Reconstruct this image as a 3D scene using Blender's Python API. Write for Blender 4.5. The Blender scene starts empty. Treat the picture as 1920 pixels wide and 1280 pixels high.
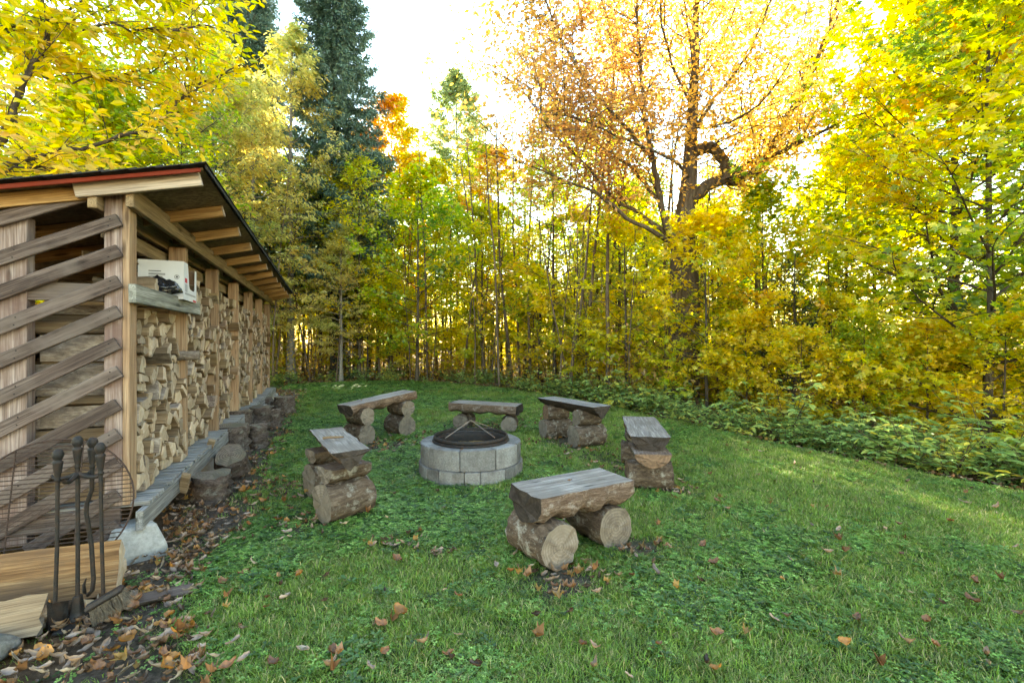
import bpy, bmesh, math, random
import numpy as np
from mathutils import Vector, Matrix, Euler

# ------------------------------------------------------------------ camera
scene = bpy.context.scene
COL = scene.collection
F, CX, CY, CAMH = 880.0, 960.0, 640.0, 1.5
cam_data = bpy.data.cameras.new('camera')
cam_data.sensor_width = 36.0
cam_data.lens = 36.0 * F / 1920.0
cam_data.clip_start = 0.05
cam_data.clip_end = 3000.0
cam = bpy.data.objects.new('camera', cam_data)
cam.location = (0, 0, CAMH)
cam.rotation_euler = (math.radians(90), 0, 0)
COL.objects.link(cam)
scene.camera = cam

# ------------------------------------------------------------------ sky, sun, exposure
SUN_EL, SUN_AZ = 22.5, -12.0          # azimuth from +Y, negative = towards -X
world = bpy.data.worlds.new('World')
scene.world = world
world.use_nodes = True
wn = world.node_tree
bg = wn.nodes['Background']
sky = wn.nodes.new('ShaderNodeTexSky')
sky.sky_type = 'NISHITA'
sky.sun_disc = False
sky.sun_elevation = math.radians(SUN_EL)
sky.sun_rotation = math.radians(SUN_AZ)
sky.altitude = 300
sky.air_density = 1.7
sky.dust_density = 0.0
sky.ozone_density = 1.0
wn.links.new(sky.outputs[0], bg.inputs[0])
bg.inputs[1].default_value = 0.15
sun_data = bpy.data.lights.new('sun', 'SUN')
sun_data.energy = 5.0
sun_data.angle = math.radians(0.6)
sun_data.color = (1.0, 0.93, 0.82)
sun = bpy.data.objects.new('sun', sun_data)
_el, _az = math.radians(SUN_EL), math.radians(SUN_AZ)
SUN_DIR = Vector((math.sin(_az) * math.cos(_el), math.cos(_az) * math.cos(_el), math.sin(_el)))
sun.rotation_euler = SUN_DIR.to_track_quat('Z', 'Y').to_euler()
sun.location = SUN_DIR * 60
COL.objects.link(sun)
vs = scene.view_settings
vs.view_transform = 'Standard'
vs.look = 'None'
vs.gamma = 1.0
vs.use_curve_mapping = False
vs.exposure = 2.72
vs.use_white_balance = True
vs.white_balance_temperature = 7400
vs.white_balance_tint = 8
scene.render.engine = 'CYCLES'
cy = scene.cycles
cy.max_bounces = 5
cy.diffuse_bounces = 4
cy.glossy_bounces = 2
cy.transmission_bounces = 4
cy.transparent_max_bounces = 8
cy.caustics_reflective = False
cy.caustics_refractive = False
cy.use_denoising = True
cy.use_adaptive_sampling = True
cy.adaptive_threshold = 0.022
cy.adaptive_min_samples = 16
cy.sample_clamp_indirect = 6.0

# ------------------------------------------------------------------ helpers
R = np.random.default_rng(7)
random.seed(11)
U = random.uniform


def W(px, py, Y):
    """point at depth Y seen at pixel px, py"""
    return Vector(((px - CX) / F * Y, Y, CAMH - (py - CY) / F * Y))


def tag(o, label=None, cat=None, group=None, kind=None):
    if label: o['label'] = label
    if cat: o['category'] = cat
    if group: o['group'] = group
    if kind: o['kind'] = kind
    return o


def link(name, data, parent=None, loc=None, rot=None, mat=None):
    o = bpy.data.objects.new(name, data)
    COL.objects.link(o)
    if parent is not None: o.parent = parent
    if loc is not None: o.location = loc
    if rot is not None: o.rotation_euler = rot
    if mat is not None and data is not None and len(data.materials) == 0:
        data.materials.append(mat)
    return o


def empty(name, loc=(0, 0, 0), rot=(0, 0, 0)):
    o = bpy.data.objects.new(name, None)
    o.empty_display_size = 0.2
    o.location = loc
    o.rotation_euler = rot
    COL.objects.link(o)
    return o


def np_mesh(name, V, polys, col=None, mats=(), midx=None, smooth=False):
    """V (n,3); polys: list of int arrays (m,k) (same k in one array). col: (n,3) per vertex."""
    me = bpy.data.meshes.new(name)
    V = np.asarray(V, dtype=np.float32)
    me.vertices.add(len(V))
    me.vertices.foreach_set('co', V.ravel())
    polys = [np.asarray(p, dtype=np.int32) for p in polys if len(p)]
    loops = np.concatenate([p.ravel() for p in polys])
    sizes = np.concatenate([np.full(len(p), p.shape[1], dtype=np.int32) for p in polys])
    me.loops.add(len(loops))
    me.loops.foreach_set('vertex_index', loops)
    starts = np.concatenate([[0], np.cumsum(sizes)[:-1]]).astype(np.int32)
    me.polygons.add(len(sizes))
    me.polygons.foreach_set('loop_start', starts)
    me.polygons.foreach_set('loop_total', sizes)
    for m in mats: me.materials.append(m)
    if midx is not None:
        me.polygons.foreach_set('material_index', np.asarray(midx, dtype=np.int32))
    me.polygons.foreach_set('use_smooth', np.full(len(sizes), bool(smooth)))
    me.update(calc_edges=True)
    if col is not None:
        a = me.color_attributes.new('col', 'FLOAT_COLOR', 'POINT')
        c = np.ones((len(V), 4), dtype=np.float32)
        c[:, :3] = col
        a.data.foreach_set('color', c.ravel())
    return me


class Tubes:
    def __init__(self):
        self.V, self.Q, self.n, self.C = [], [], 0, []

    def add(self, pts, rad, sides=5, cap=False):
        P = np.asarray([tuple(p) for p in pts], dtype=np.float64)
        k = len(P)
        rad = np.asarray(rad, dtype=np.float64) * np.ones(k)
        T = np.gradient(P, axis=0)
        T /= np.linalg.norm(T, axis=1, keepdims=True) + 1e-9
        ref = np.array([0.0, 0.0, 1.0]) if abs(T[:, 2]).mean() < 0.8 else np.array([1.0, 0.0, 0.0])
        A = np.cross(T, ref); A /= np.linalg.norm(A, axis=1, keepdims=True) + 1e-9
        B = np.cross(T, A)
        th = np.linspace(0, 2 * np.pi, sides, endpoint=False)
        ring = P[:, None, :] + rad[:, None, None] * (np.cos(th)[None, :, None] * A[:, None, :] + np.sin(th)[None, :, None] * B[:, None, :])
        self.V.append(ring.reshape(-1, 3))
        i = np.arange(k - 1)[:, None] * sides
        j = np.arange(sides)[None, :]
        j2 = (j + 1) % sides
        q = np.stack([i + j, i + j2, i + sides + j2, i + sides + j], axis=-1).reshape(-1, 4) + self.n
        self.Q.append(q)
        if cap and sides == 4 or cap and sides > 4:
            # fan caps with a centre vertex
            c0 = self.n + k * sides
            self.V.append(P[[0, -1]])
            f0 = np.stack([np.full(sides, c0), (np.arange(sides) + 1) % sides + self.n, np.arange(sides) + self.n], axis=-1)
            e = self.n + (k - 1) * sides
            f1 = np.stack([np.full(sides, c0 + 1), np.arange(sides) + e, (np.arange(sides) + 1) % sides + e], axis=-1)
            self.C.append(f0); self.C.append(f1)
            self.n += 2
        self.n += k * sides
        return self

    def mesh(self, name, mats=(), smooth=True):
        polys = [np.concatenate(self.Q)]
        if self.C: polys.append(np.concatenate(self.C))
        return np_mesh(name, np.concatenate(self.V), polys, mats=mats, smooth=smooth)


def bm_mesh(name, bm, mats=(), smooth=False):
    me = bpy.data.meshes.new(name)
    bm.to_mesh(me); bm.free()
    for m in mats: me.materials.append(m)
    if smooth:
        for p in me.polygons: p.use_smooth = True
    return me


def box_mesh(name, dx, dy, dz, mat, bev=0.004, wob=0.0):
    """box centred at origin with softened edges; wob: slight unevenness, cut along x"""
    bm = bmesh.new()
    bmesh.ops.create_cube(bm, size=1.0)
    for v in bm.verts:
        v.co = Vector((v.co.x * dx, v.co.y * dy, v.co.z * dz))
    if wob:
        n = max(2, int(dx / 0.25))
        es = [e for e in bm.edges if abs(e.verts[0].co.x - e.verts[1].co.x) > dx * 0.9]
        bmesh.ops.subdivide_edges(bm, edges=es, cuts=n, use_grid_fill=True)
        for v in bm.verts:
            v.co += Vector((0, U(-wob, wob), U(-wob, wob)))
    if bev:
        es = [e for e in bm.edges if len(e.link_faces) == 2 and e.calc_face_angle(0) > 0.6]
        bmesh.ops.bevel(bm, geom=es, offset=bev, segments=1, affect='EDGES', profile=0.5)
    return bm_mesh(name, bm, [mat] if mat else [])


def board(name, parent, p0, p1, w, t, mat, up=(0, 0, 1), bev=0.004, wob=0.0015):
    """plank from p0 to p1; w across (perpendicular to up), t along up"""
    p0, p1, up = Vector(p0), Vector(p1), Vector(up)
    d = p1 - p0
    L = d.length
    x = d.normalized()
    y = up.cross(x).normalized()
    z = x.cross(y)
    me = box_mesh(name, L, w, t, mat, bev, wob)
    o = link(name, me, parent)
    m = Matrix((x, y, z)).transposed().to_4x4()
    m.translation = (p0 + p1) / 2
    o.matrix_local = m
    return o


# ------------------------------------------------------------------ materials
def M(name, rough=0.8, spec=0.25):
    m = bpy.data.materials.new(name)
    m.use_nodes = True
    nt = m.node_tree
    b = nt.nodes['Principled BSDF']
    b.inputs['Roughness'].default_value = rough
    b.inputs['Specular IOR Level'].default_value = spec
    return m, nt, b


def node(nt, t, **kw):
    n = nt.nodes.new(t)
    for k, v in kw.items(): setattr(n, k, v)
    return n


def ramp(nt, fac, stops):
    n = nt.nodes.new('ShaderNodeValToRGB')
    e = n.color_ramp.elements
    while len(e) < len(stops): e.new(0.5)
    for i, (p, c) in enumerate(stops):
        e[i].position = p
        e[i].color = (c[0], c[1], c[2], 1) if hasattr(c, '__len__') else (c, c, c, 1)
    nt.links.new(fac, n.inputs[0])
    return n.outputs[0]


def coords(nt, kind='Object', scale=(1, 1, 1), rnd=True):
    tc = nt.nodes.new('ShaderNodeTexCoord')
    mp = nt.nodes.new('ShaderNodeMapping')
    mp.inputs['Scale'].default_value = scale
    nt.links.new(tc.outputs[kind], mp.inputs[0])
    if rnd:
        oi = nt.nodes.new('ShaderNodeObjectInfo')
        mu = node(nt, 'ShaderNodeMath', operation='MULTIPLY')
        mu.inputs[1].default_value = 37.0
        nt.links.new(oi.outputs['Random'], mu.inputs[0])
        cb = nt.nodes.new('ShaderNodeCombineXYZ')
        for i in range(3): nt.links.new(mu.outputs[0], cb.inputs[i])
        nt.links.new(cb.outputs[0], mp.inputs['Location'])
    return mp.outputs[0]


def noise(nt, vec, scale=5, detail=5, rough=0.6, dist=0.0):
    n = nt.nodes.new('ShaderNodeTexNoise')
    n.inputs['Scale'].default_value = scale
    n.inputs['Detail'].default_value = detail
    n.inputs['Roughness'].default_value = rough
    n.inputs['Distortion'].default_value = dist
    nt.links.new(vec, n.inputs['Vector'])
    return n.outputs[0]


def mixc(nt, fac, a, b, blend='MIX'):
    n = nt.nodes.new('ShaderNodeMix')
    n.data_type = 'RGBA'
    n.blend_type = blend
    for s, v in ((n.inputs[0], fac), (n.inputs[6], a), (n.inputs[7], b)):
        if hasattr(v, 'is_linked') or hasattr(v, 'links'): nt.links.new(v, s)
        elif hasattr(v, '__len__'): s.default_value = (v[0], v[1], v[2], 1)
        else: s.default_value = v
    return n.outputs[2]


def bump(nt, b, h, strength=0.4, dist=0.01):
    n = nt.nodes.new('ShaderNodeBump')
    n.inputs['Strength'].default_value = strength
    n.inputs['Distance'].default_value = dist
    nt.links.new(h, n.inputs['Height'])
    nt.links.new(n.outputs[0], b.inputs['Normal'])


def rnd_value(nt, col, lo=0.8, hi=1.2, sat=0.0):
    """brightness from one object to the next"""
    oi = nt.nodes.new('ShaderNodeObjectInfo')
    mr = nt.nodes.new('ShaderNodeMapRange')
    mr.inputs[3].default_value = lo
    mr.inputs[4].default_value = hi
    nt.links.new(oi.outputs['Random'], mr.inputs[0])
    hs = nt.nodes.new('ShaderNodeHueSaturation')
    nt.links.new(mr.outputs[0], hs.inputs['Value'])
    nt.links.new(col, hs.inputs['Color'])
    return hs.outputs[0]


def plank_mat(name, dark, mid, light, grain=1.0, stain=None, lo=0.85, hi=1.15, knots=True):
    """sawn lumber, grain along local x"""
    m, nt, b = M(name, 0.85, 0.2)
    v = coords(nt, scale=(1.2, 22, 22))
    n1 = noise(nt, v, 1.6 * grain, 6, 0.62, 0.6)
    c = ramp(nt, n1, [(0.28, dark), (0.5, mid), (0.72, light)])
    v2 = coords(nt, scale=(3, 140, 140))
    n2 = noise(nt, v2, 1.0, 3, 0.6)
    c = mixc(nt, 0.35, c, ramp(nt, n2, [(0.3, [x * 0.45 for x in dark]), (0.6, light)]), 'MULTIPLY') if False else mixc(nt, ramp(nt, n2, [(0.35, 0.55), (0.55, 0.0)]), c, [x * 0.45 for x in dark])
    if knots:
        v3 = coords(nt, scale=(2.2, 9, 9))
        vo = nt.nodes.new('ShaderNodeTexVoronoi')
        vo.inputs['Scale'].default_value = 1.0
        nt.links.new(v3, vo.inputs['Vector'])
        c = mixc(nt, ramp(nt, vo.outputs['Distance'], [(0.08, 0.8), (0.17, 0.0)]), c, [x * 0.35 for x in dark])
    if stain:
        n4 = noise(nt, coords(nt), 3.0, 4, 0.6)
        c = mixc(nt, ramp(nt, n4, [(0.45, 0.0), (0.65, 0.8)]), c, stain)
    c = rnd_value(nt, c, lo, hi)
    nt.links.new(c, b.inputs['Base Color'])
    bump(nt, b, n2, 0.5, 0.004)
    return m


def endgrain_mat(name, pale, mid, dark, ring=55.0, crack=0.6, axis=0, lo=0.8, hi=1.15, grime=None):
    """sawn log end: rings round local x axis, radial checks"""
    m, nt, b = M(name, 0.9, 0.15)
    tc = nt.nodes.new('ShaderNodeTexCoord')
    sp = nt.nodes.new('ShaderNodeSeparateXYZ')
    nt.links.new(tc.outputs['Object'], sp.inputs[0])
    cb = nt.nodes.new('ShaderNodeCombineXYZ')
    a, c_ = [(1, 2), (0, 2), (0, 1)][axis]
    nt.links.new(sp.outputs[a], cb.inputs[0]); nt.links.new(sp.outputs[c_], cb.inputs[1])
    ns = noise(nt, cb.outputs[0], 9, 3, 0.5)
    ln = node(nt, 'ShaderNodeVectorMath', operation='LENGTH')
    nt.links.new(cb.outputs[0], ln.inputs[0])
    ad = node(nt, 'ShaderNodeMath', operation='MULTIPLY_ADD')
    ad.inputs[1].default_value = 0.035
    nt.links.new(ns, ad.inputs[0]); nt.links.new(ln.outputs['Value'], ad.inputs[2])
    mu = node(nt, 'ShaderNodeMath', operation='MULTIPLY'); mu.inputs[1].default_value = ring * 6.28
    nt.links.new(ad.outputs[0], mu.inputs[0])
    si = node(nt, 'ShaderNodeMath', operation='SINE'); nt.links.new(mu.outputs[0], si.inputs[0])
    c = ramp(nt, si.outputs[0], [(0.0, mid), (0.8, pale)])
    big = noise(nt, coords(nt), 14, 6, 0.7)
    c = mixc(nt, ramp(nt, big, [(0.42, 0.0), (0.72, 0.85)]), c, dark)
    # radial checks from the angle
    at = node(nt, 'ShaderNodeMath', operation='ARCTAN2')
    nt.links.new(sp.outputs[a], at.inputs[0]); nt.links.new(sp.outputs[c_], at.inputs[1])
    cb2 = nt.nodes.new('ShaderNodeCombineXYZ')
    mu2 = node(nt, 'ShaderNodeMath', operation='MULTIPLY'); mu2.inputs[1].default_value = 0.6
    nt.links.new(ln.outputs['Value'], mu2.inputs[0])
    nt.links.new(at.outputs[0], cb2.inputs[0]); nt.links.new(mu2.outputs[0], cb2.inputs[1])
    nr = noise(nt, cb2.outputs[0], 5.5, 4, 0.6)
    c = mixc(nt, ramp(nt, nr, [(0.34, crack), (0.40, 0.0)]), c, [x * 0.25 for x in dark])
    if grime:
        g = noise(nt, coords(nt), 4, 4, 0.6)
        c = mixc(nt, ramp(nt, g, [(0.45, 0.0), (0.66, 0.8)]), c, grime)
    c = rnd_value(nt, c, lo, hi)
    nt.links.new(c, b.inputs['Base Color'])
    bump(nt, b, nr, 0.5, 0.006)
    return m


def bark_mat(name, dark, mid, light, scale=(5, 16, 16), lichen=None, lo=0.85, hi=1.15, bstr=0.8):
    m, nt, b = M(name, 0.95, 0.1)
    v = coords(nt, scale=scale)
    n1 = noise(nt, v, 2.2, 7, 0.7, 0.4)
    c = ramp(nt, n1, [(0.3, dark), (0.52, mid), (0.75, light)])
    if lichen:
        n2 = noise(nt, coords(nt), 11, 6, 0.75)
        c = mixc(nt, ramp(nt, n2, [(0.54, 0.0), (0.66, 0.75)]), c, lichen)
    c = rnd_value(nt, c, lo, hi)
    nt.links.new(c, b.inputs['Base Color'])
    bump(nt, b, n1, bstr, 0.02)
    return m


def speckle_mat(name, stops, scale=40, rough=0.9, spec=0.2, bstr=0.3, big=None, lo=0.9, hi=1.1, metallic=0.0):
    m, nt, b = M(name, rough, spec)
    b.inputs['Metallic'].default_value = metallic
    n1 = noise(nt, coords(nt), scale, 6, 0.7)
    c = ramp(nt, n1, stops)
    if big:
        n2 = noise(nt, coords(nt), big[0], 4, 0.6)
        c = mixc(nt, ramp(nt, n2, [(0.42, 0.0), (0.68, big[2] if len(big) > 2 else 0.7)]), c, big[1])
    c = rnd_value(nt, c, lo, hi)
    nt.links.new(c, b.inputs['Base Color'])
    bump(nt, b, n1, bstr, 0.004)
    return m


def leaf_mat(name, trans=0.55, boost=1.25, gloss=0.06, rnd=None):
    """thin leaf: colour from the attribute, light passes through"""
    m = bpy.data.materials.new(name)
    m.use_nodes = True
    nt = m.node_tree
    nt.nodes.clear()
    out = nt.nodes.new('ShaderNodeOutputMaterial')
    at = node(nt, 'ShaderNodeAttribute', attribute_name='col')
    col = at.outputs['Color']
    if rnd: col = rnd_value(nt, col, *rnd)
    d = nt.nodes.new('ShaderNodeBsdfDiffuse')
    t = nt.nodes.new('ShaderNodeBsdfTranslucent')
    g = nt.nodes.new('ShaderNodeBsdfGlossy')
    g.inputs['Roughness'].default_value = 0.45
    hs = nt.nodes.new('ShaderNodeHueSaturation')
    hs.inputs['Value'].default_value = boost
    hs.inputs['Saturation'].default_value = 1.06
    nt.links.new(col, d.inputs[0]); nt.links.new(col, hs.inputs['Color'])
    nt.links.new(hs.outputs[0], t.inputs[0])
    mx = nt.nodes.new('ShaderNodeMixShader'); mx.inputs[0].default_value = trans
    nt.links.new(d.outputs[0], mx.inputs[1]); nt.links.new(t.outputs[0], mx.inputs[2])
    m2 = nt.nodes.new('ShaderNodeMixShader'); m2.inputs[0].default_value = gloss
    nt.links.new(mx.outputs[0], m2.inputs[1]); nt.links.new(g.outputs[0], m2.inputs[2])
    nt.links.new(m2.outputs[0], out.inputs[0])
    return m


MAT = {}
MAT['slat'] = plank_mat('weathered_slat_wood', (0.038, 0.027, 0.024), (0.098, 0.071, 0.063), (0.21, 0.165, 0.15), stain=(0.135, 0.11, 0.10))
MAT['post'] = plank_mat('stained_post_wood', (0.11, 0.07, 0.058), (0.28, 0.215, 0.195), (0.43, 0.37, 0.36), 0.8, stain=(0.13, 0.08, 0.07))
MAT['pine'] = plank_mat('pine_stud_wood', (0.20, 0.12, 0.075), (0.34, 0.225, 0.145), (0.44, 0.325, 0.225), 0.7)
MAT['rafter'] = plank_mat('rafter_wood', (0.20, 0.10, 0.035), (0.36, 0.21, 0.085), (0.47, 0.30, 0.14), 0.7)
MAT['rafter_end'] = plank_mat('weathered_rafter_wood', (0.2, 0.15, 0.12), (0.38, 0.31, 0.25), (0.5, 0.42, 0.35), 0.8)
MAT['beam'] = plank_mat('beam_wood', (0.15, 0.10, 0.055), (0.28, 0.20, 0.12), (0.38, 0.29, 0.19), 0.7)
MAT['grey_plank'] = plank_mat('grey_deck_wood', (0.10, 0.10, 0.10), (0.25, 0.25, 0.255), (0.42, 0.42, 0.43), 1.0)
MAT['grey_green'] = plank_mat('grey_green_board', (0.12, 0.12, 0.105), (0.27, 0.275, 0.25), (0.46, 0.47, 0.45), 0.9)
MAT['osb'] = speckle_mat('roof_sheathing', [(0.3, (0.09, 0.06, 0.038)), (0.5, (0.19, 0.13, 0.08)), (0.7, (0.30, 0.22, 0.14))], 26, bstr=0.2, big=(2.0, (0.05, 0.035, 0.025), 0.7))
MAT['shingle'] = speckle_mat('black_shingle', [(0.3, (0.012, 0.012, 0.013)), (0.7, (0.05, 0.05, 0.055))], 160, bstr=0.6)
MAT['red'] = speckle_mat('red_drip_edge', [(0.3, (0.15, 0.022, 0.012)), (0.7, (0.23, 0.036, 0.018))], 12, 0.85, 0.1, 0.05, big=(3, (0.13, 0.035, 0.025), 0.7))
MAT['concrete'] = speckle_mat('concrete', [(0.3, (0.24, 0.24, 0.235)), (0.55, (0.36, 0.36, 0.355)), (0.75, (0.46, 0.46, 0.46))], 30, bstr=0.4, big=(4, (0.26, 0.25, 0.23), 0.6))
MAT['block'] = speckle_mat('grey_fire_pit_block', [(0.3, (0.13, 0.125, 0.125)), (0.55, (0.23, 0.225, 0.225)), (0.78, (0.34, 0.335, 0.335))], 60, bstr=0.9, big=(6, (0.10, 0.09, 0.085), 0.75), lo=0.65, hi=1.2)
MAT['iron'] = speckle_mat('black_iron', [(0.3, (0.006, 0.006, 0.007)), (0.7, (0.022, 0.022, 0.024))], 120, 0.6, 0.28, 0.5, big=(22, (0.045, 0.026, 0.018), 0.7))
MAT['rust'] = speckle_mat('rusty_wire', [(0.3, (0.02, 0.014, 0.012)), (0.6, (0.06, 0.035, 0.028)), (0.8, (0.12, 0.07, 0.05))], 70, 0.75, 0.3, 0.2)
MAT['mesh'] = speckle_mat('dark_wire_cloth', [(0.3, (0.008, 0.008, 0.008)), (0.7, (0.024, 0.022, 0.02))], 60, 0.85, 0.1, 0.0)
MAT['strap'] = speckle_mat('bare_steel_strap', [(0.3, (0.08, 0.07, 0.065)), (0.7, (0.19, 0.165, 0.15))], 40, 0.5, 0.5, 0.1, big=(10, (0.16, 0.08, 0.05), 0.6))
MAT['ash'] = speckle_mat('rusty_ash', [(0.3, (0.12, 0.07, 0.025)), (0.5, (0.32, 0.19, 0.05)), (0.75, (0.5, 0.33, 0.11))], 14, bstr=0.8, big=(7, (0.05, 0.04, 0.035), 0.7))
MAT['bristle'] = speckle_mat('straw_bristle', [(0.3, (0.08, 0.065, 0.05)), (0.7, (0.2, 0.17, 0.135))], 60)
MAT['stone'] = speckle_mat('grey_field_stone', [(0.3, (0.06, 0.058, 0.055)), (0.55, (0.15, 0.145, 0.138)), (0.8, (0.28, 0.265, 0.25))], 34, bstr=1.0, big=(9, (0.09, 0.085, 0.06), 0.7))
MAT['cardboard'] = speckle_mat('white_printed_cardboard', [(0.3, (0.52, 0.54, 0.60)), (0.7, (0.6, 0.62, 0.68))], 6, 0.7, 0.3, 0.05)
MAT['card_brown'] = speckle_mat('brown_cardboard', [(0.3, (0.16, 0.10, 0.065)), (0.7, (0.25, 0.165, 0.11))], 8, 0.85, 0.2, 0.05)
MAT['ink'] = speckle_mat('dark_ink', [(0.3, (0.05, 0.05, 0.06)), (0.7, (0.09, 0.09, 0.1))], 20)
MAT['ink_grey'] = speckle_mat('grey_ink', [(0.3, (0.26, 0.27, 0.30)), (0.7, (0.34, 0.35, 0.38))], 20)
MAT['ink_red'] = speckle_mat('red_ink', [(0.3, (0.42, 0.03, 0.05)), (0.7, (0.5, 0.05, 0.07))], 20)
MAT['plastic'] = speckle_mat('black_plastic_film', [(0.3, (0.008, 0.008, 0.01)), (0.7, (0.02, 0.02, 0.024))], 30, 0.22, 0.6, 0.6)
MAT['seat_top'] = plank_mat('weathered_seat_wood', (0.09, 0.075, 0.066), (0.27, 0.24, 0.22), (0.48, 0.445, 0.425), 1.3, stain=(0.17, 0.145, 0.13))
MAT['seat_side'] = bark_mat('peeled_log_side', (0.055, 0.036, 0.028), (0.15, 0.105, 0.083), (0.30, 0.235, 0.20), (3, 22, 22), lichen=(0.34, 0.31, 0.30))
MAT['seat_end'] = endgrain_mat('dark_seat_end', (0.062, 0.05, 0.044), (0.05, 0.04, 0.035), (0.015, 0.012, 0.011), 40, 0.7)
MAT['log_bark'] = bark_mat('bench_log_bark', (0.035, 0.025, 0.019), (0.10, 0.072, 0.054), (0.22, 0.175, 0.14), (4, 14, 14), lichen=(0.33, 0.32, 0.29))
MAT['log_end'] = endgrain_mat('weathered_log_end', (0.225, 0.19, 0.16), (0.18, 0.15, 0.125), (0.06, 0.045, 0.036), 45, 0.6, grime=(0.17, 0.14, 0.11))
MAT['stump_bark'] = bark_mat('stump_bark', (0.032, 0.024, 0.021), (0.095, 0.072, 0.064), (0.20, 0.165, 0.15), (5, 14, 14), lichen=(0.2, 0.2, 0.18))
MAT['stump_end'] = endgrain_mat('stump_top', (0.24, 0.20, 0.17), (0.15, 0.12, 0.10), (0.075, 0.06, 0.052), 40, 0.8, axis=2, grime=(0.15, 0.14, 0.10))
MAT['fire_end'] = endgrain_mat('split_log_end', (0.54, 0.455, 0.365), (0.49, 0.40, 0.31), (0.36, 0.28, 0.21), 22, 0.25, lo=0.55, hi=1.1)
MAT['fire_side'] = plank_mat('split_log_side', (0.15, 0.10, 0.062), (0.28, 0.20, 0.13), (0.42, 0.325, 0.22), 0.7, lo=0.5, hi=1.1, knots=False)  # split sides coloured darker than the ends, shadow put into the tone
MAT['fire_bark'] = bark_mat('firewood_bark', (0.10, 0.08, 0.07), (0.24, 0.20, 0.175), (0.5, 0.46, 0.42), (5, 14, 14), lo=0.75, hi=1.25)
MAT['leaf'] = leaf_mat('autumn_leaf', 0.68, 1.35)
MAT['leaf_thin'] = leaf_mat('thin_autumn_leaf', 0.66, 1.3)
MAT['needle'] = leaf_mat('spruce_needle', 0.12, 1.0, 0.05)
MAT['herb'] = leaf_mat('herb_leaf', 0.4, 1.3, 0.03)
MAT['dead_leaf'] = leaf_mat('fallen_leaf', 0.15, 1.0, 0.05, rnd=(0.45, 1.2))
MAT['bark'] = bark_mat('tree_bark', (0.03, 0.024, 0.02), (0.075, 0.06, 0.048), (0.16, 0.135, 0.11), (9, 9, 2.0), bstr=0.9)
MAT['bark_brown'] = bark_mat('warm_tree_bark', (0.045, 0.034, 0.026), (0.12, 0.09, 0.068), (0.24, 0.19, 0.145), (7, 7, 1.4), bstr=1.0)
MAT['bark_grey'] = bark_mat('pale_birch_bark', (0.06, 0.055, 0.05), (0.17, 0.16, 0.15), (0.36, 0.34, 0.32), (3, 3, 16), bstr=0.4)
MAT['twig'] = bark_mat('twig_bark', (0.04, 0.028, 0.02), (0.09, 0.065, 0.048), (0.15, 0.115, 0.09), (6, 6, 6), bstr=0.2)

# ================================================================== ground
LAWN = [(-1.2, 1.0), (-2.0, 2.6), (-2.5, 3.6), (-3.2, 5.0), (-4.2, 7.6), (-5.6, 11.2), (-6.9, 14.3), (-7.6, 16.2), (-5.6, 17.2),
        (-3.6, 17.4), (-1.8, 16.2), (-0.2, 14.6), (1.2, 12.6), (2.3, 10.4), (3.0, 8.6), (3.9, 6.5), (4.7, 5.0), (5.4, 3.8), (6.0, 2.4), (6.3, 0.4)]


def poly_dist(P, poly, closed=True):
    """signed distance, positive inside"""
    P = np.asarray(P, float)
    n = len(poly)
    d = np.full(len(P), 1e9)
    ins = np.zeros(len(P), bool)
    for i in range(n):
        a = np.array(poly[i]); b = np.array(poly[(i + 1) % n])
        ab = b - a
        t = np.clip(((P - a) @ ab) / (ab @ ab), 0, 1)
        q = a + t[:, None] * ab
        d = np.minimum(d, np.linalg.norm(P - q, axis=1))
        c = (a[1] > P[:, 1]) != (b[1] > P[:, 1])
        xi = (b[0] - a[0]) * (P[:, 1] - a[1]) / (b[1] - a[1] + 1e-12) + a[0]
        ins ^= c & (P[:, 0] < xi)
    return np.where(ins, d, -d)


def vnoise(x, y, s, seed=0):
    """cheap smooth noise"""
    r = np.random.default_rng(seed)
    out = np.zeros_like(x)
    for k in range(6):
        a = r.uniform(0, 6.28); f = s * r.uniform(0.6, 1.7); ph = r.uniform(0, 6.28)
        out += np.sin((x * math.cos(a) + y * math.sin(a)) * f + ph + 1.3 * np.sin((x * math.sin(a) - y * math.cos(a)) * f * 0.7 + ph * 2))
    return out / 6


def terrain(x, y):
    x = np.asarray(x, float); y = np.asarray(y, float)
    d = poly_dist(np.stack([x.ravel(), y.ravel()], -1), LAWN).reshape(x.shape)
    off = np.clip(-d, 0, 12)
    right = np.clip((x - 0.5 * (y - 8) * 0 - 1.0) / 3.0, 0, 1)
    z = -0.13 * off * right
    z += 0.10 * vnoise(x, y, 0.5, 3) * np.clip(off / 3, 0, 1)
    return z


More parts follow.
